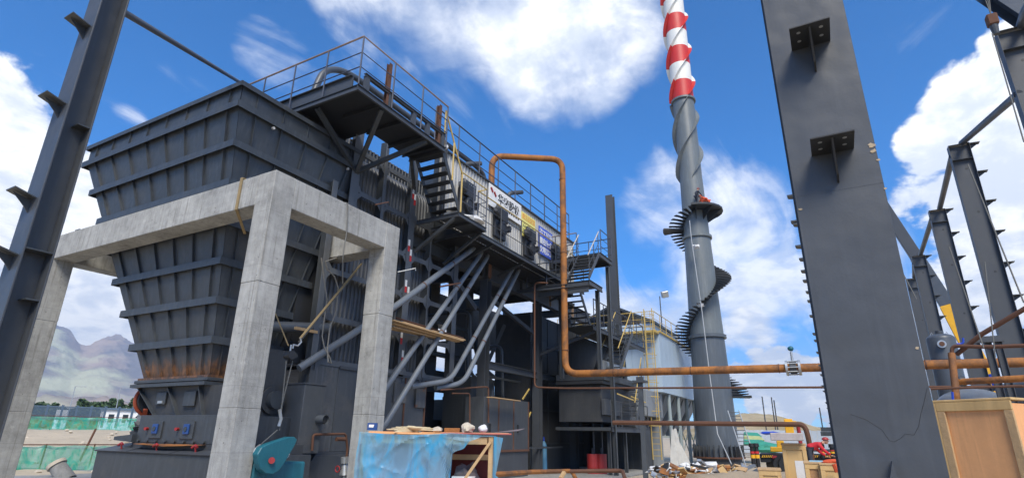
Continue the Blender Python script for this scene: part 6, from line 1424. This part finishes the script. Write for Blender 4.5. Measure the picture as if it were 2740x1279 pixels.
# ---- debris heap in front of the chimney
DB = mat('heap_soil', (.30, .24, .17), .95, .3, 2, bump=.6, bscale=6)
c = AD(1995, 1272, 15); MB().blob(V(c.x, c.y, .0), 1.2, 1.7, .74, .35, 28, 3, fl=.1).build('soil_heap', DB, None, True, cat='soil heap', label='low heap of brown soil in front of the chimney ladder')
c = AD(1900, 1275, 16); MB().blob(V(c.x, c.y, -.1), 1.2, 2.6, .40, .4, 28, 9, fl=.1).build('soil_heap', DB, None, True, cat='soil heap', label='long low soil heap under the scattered sacks')
rr = random.Random(11)
deb = [(1768, 1262, .26, SACK, 'white sack'), (1800, 1262, .28, RUSTPIPE, 'rust-brown carton'), (1822, 1268, .2, SACK, 'white sack'), (1842, 1256, .24, BLUEK, 'dark blue bag'), (1830, 1272, .24, RUST, 'brown carton'), (1858, 1268, .2, RUSTPIPE, 'orange-brown carton'), (1885, 1256, .34, SACK, 'large white sack'), (1892, 1268, .2, PALEPLY, 'tan carton'), (1905, 1272, .3, SACK, 'wide white sack'), (1780, 1272, .22, PALEPLY, 'tan carton'), (1765, 1252, .16, SACK, 'small white sack'), (1840, 1248, .15, WHITE, 'small white bundle')]
for i, (px, py, s, m, k) in enumerate(deb):
    c = AD(px, py, 16.0+rr.random()*2); lab = '%s in the rubbish heap left of the soil heap, number-free spot %s' % (k, '')
    lab = {0: 'crumpled white sack at the left end of the rubbish heap', 1: 'flattened rust-brown carton near the left end of the rubbish heap', 2: 'white sack beside the rust-brown carton in the rubbish heap', 3: 'dark blue bag in the middle of the rubbish heap', 4: 'dark brown carton below the dark blue bag', 5: 'orange-brown carton right of the dark blue bag', 6: 'largest white sack at the right of the rubbish heap', 7: 'tan carton poking out below the largest white sack', 8: 'wide white sack at the right end of the rubbish heap', 9: 'tan carton at the lower left of the rubbish heap', 10: 'small white sack at the foot of the slim pipe support post', 11: 'small white bundle above the dark blue bag'}[i]
    if 'carton' in k:
        d1 = V(rr.uniform(-.4, .4), 1, rr.uniform(-.2, .2)).normalized(); MB().beam(c-d1*s, c+d1*s, s*1.2, s*.55, (rr.uniform(-.4, .4), .1, 1)).build('carton', m, None, bevel=.01, cat='carton', label=lab)
    else: MB().blob(c, s*.7, s*1.0, s*.42, .55, 22, i, fl=s*.3).build('sack' if 'sack' in k else 'bag', m, None, True, cat='sack' if 'sack' in k else 'bag', label=lab)
for i, (a, b, m, lab, nm) in enumerate((((1925, 1278), (1942, 1252), RUST, 'rusty bar sticking up out of the soil heap', 'rusty_bar'), ((1932, 1278), (1938, 1258), RUST, 'second shorter rusty bar beside the first in the soil heap', 'rusty_bar'), ((1976, 1262), (2018, 1244), PIPE, 'short grey pipe lying on the soil heap', 'grey_pipe'), ((1870, 1230), (1885, 1243), GALV, 'bright bent metal strip above the rubbish heap', 'metal_strip'),
                                        ((1960, 1278), (2020, 1262), WOOD, 'weathered grey plank at the soil heap foot', 'plank'), ((1850, 1243), (1905, 1255), DARK, 'dark plank over the rubbish heap', 'plank'), ((1990, 1278), (2030, 1255), PIPED, 'dark sheet strip leaning on the soil heap', 'sheet_strip'))):
    MB().beam(AD(*a, 15), AD(*b, 15.3), .1 if 'bar' not in nm else .05, .05).build(nm, m, None, cat=nm.replace('_', ' ').split()[-1], label=lab)
# hillside nets, tarpaulin and far pieces on the right
T = thing('striped_tarp_mound', 'mound covered with green and yellow striped tarpaulin behind the ladder', 'mound', AD(2020, 1205, 46))
for k, (py, m) in enumerate(((1158, mat('tarp_green', (.04, .28, .20), .7, .3, 5)), (1167, mat('tarp_yellow', (.42, .46, .20), .7, .3, 5)), (1177, mat('tarp_green', (0, 0, 0))))):
    a, b, c, d = AD(1990, py+10, 46-k), AD(2040+8*k, py+10, 46-k), AD(2028+6*k, py-1, 47-k), AD(1990, py-3, 47-k); MB().prism([a, b, c, d], (1.2, .2, -.1)).build('tarp_strip', m, T, bevel=.05)
MB().blob(AD(2048, 1199, 33), .6, .7, .3, .2, 18, 5, fl=.2).build('green_basin', mat('tarp_green', (0, 0, 0)), None, True, cat='basin', label='green basin behind the crane outriggers')
bk = thing('site_fence', 'long pale blue sheet fence across the yard below the dry hills', 'fence', AD(2100, 1180, 70))
pf = mat('pale_fence', (.42, .47, .52), .6, .1, .6)
for k in range(26):
    a = AD(1965+k*14, 1176, 62); b = AD(1965+k*14+13.4, 1176, 62); zt_ = AD(1990, 1150, 62).z; MB().prism([V(a.x, a.y, .3), V(b.x, b.y, .3), V(b.x, b.y, zt_+.02*(k % 3)), V(a.x, a.y, zt_+.02*(k % 3))], (.08, 0, 0)).build('fence_sheet', pf, bk)
MB().blob(AD(2060, 1158, 58), .3, .7, .14, .3, 14, 2).build('blue_tarp', BLUEP, None, True, cat='tarp', label='small bright blue tarp below the pale site fence')
for (px, yt_, lab) in ((2045, 1060, 'thin mast on the dry hill, left one of the pair'), (2076, 1070, 'thin mast on the dry hill, right one of the pair'), (2070, 1062, 'faint thin mast close beside the right one of the pair'), (2197, 1090, 'thin mast on the dry hill near the wide column')):
    b = AD(px+8, 1168, 75); t0 = AD(px, yt_, 75); MB().tube([b, V(b.x, b.y, t0.z)], .07, 5).build('mast', STEEL2, None, cat='mast', label=lab)
c = AD(2137, 1150, 40); MB().cyl(c-V(0, 0, .8), c+V(0, 0, .3), .11, n=12).build('red_post', REDP, None, True, cat='post', label='small red post behind the yellow crane tower')
for k in range(2): a, b = AD(2196, 1148+k*12, 50), AD(2240, 1148+k*12, 50); MB().beam(a, b, .25, .3).build('dark_beam', STEEL, None, cat='beam', label='dark beam stacked behind the yard, %s one' % ('upper', 'lower')[k])
# ring of fallen timber and stones near the chimney
for i in range(40):
    px = 1700+random.random()*520; c = AZ(px, 1235+random.random()*38, 0); s = .05+.12*random.random()
    MB().blob((0, 0, 0), s, s*.8, s*.6, .4, 8, i+50).build('stone', STONE, None, True, cat='stone', group='stones scattered across the yard', label='pale stone among others scattered over the yard ground').location = c+V(0, 0, .02)

# small scraps scattered over the rubbish heap
rr = random.Random(23)
for i in range(110):
    px = 1750+rr.random()*250; py = 1248+rr.random()*30; c = AD(px, py, 14.8+rr.random()*1.8); s = .05+.09*rr.random()
    d1 = V(rr.gauss(0, 1), rr.gauss(0, 1), rr.gauss(0, .4)).normalized(); m, nm, lb_ = ((SACK, 'white', 'scrap'), (RUSTPIPE, 'rust brown', 'scrap'), (PALEPLY, 'tan', 'scrap'), (WOOD, 'timber', 'scrap'), (DARK, 'dark', 'scrap'), (GALV, 'bright metal', 'scrap'))[rr.randrange(6)]
    MB().beam(c-d1*s, c+d1*s*1.4, s*1.2, s*.3, (rr.gauss(0, 1), .2, 1)).build('scrap_piece', m, None, cat='scrap', group='small %s scraps on the rubbish heap' % nm, label='small %s scrap among others on the rubbish heap' % nm)
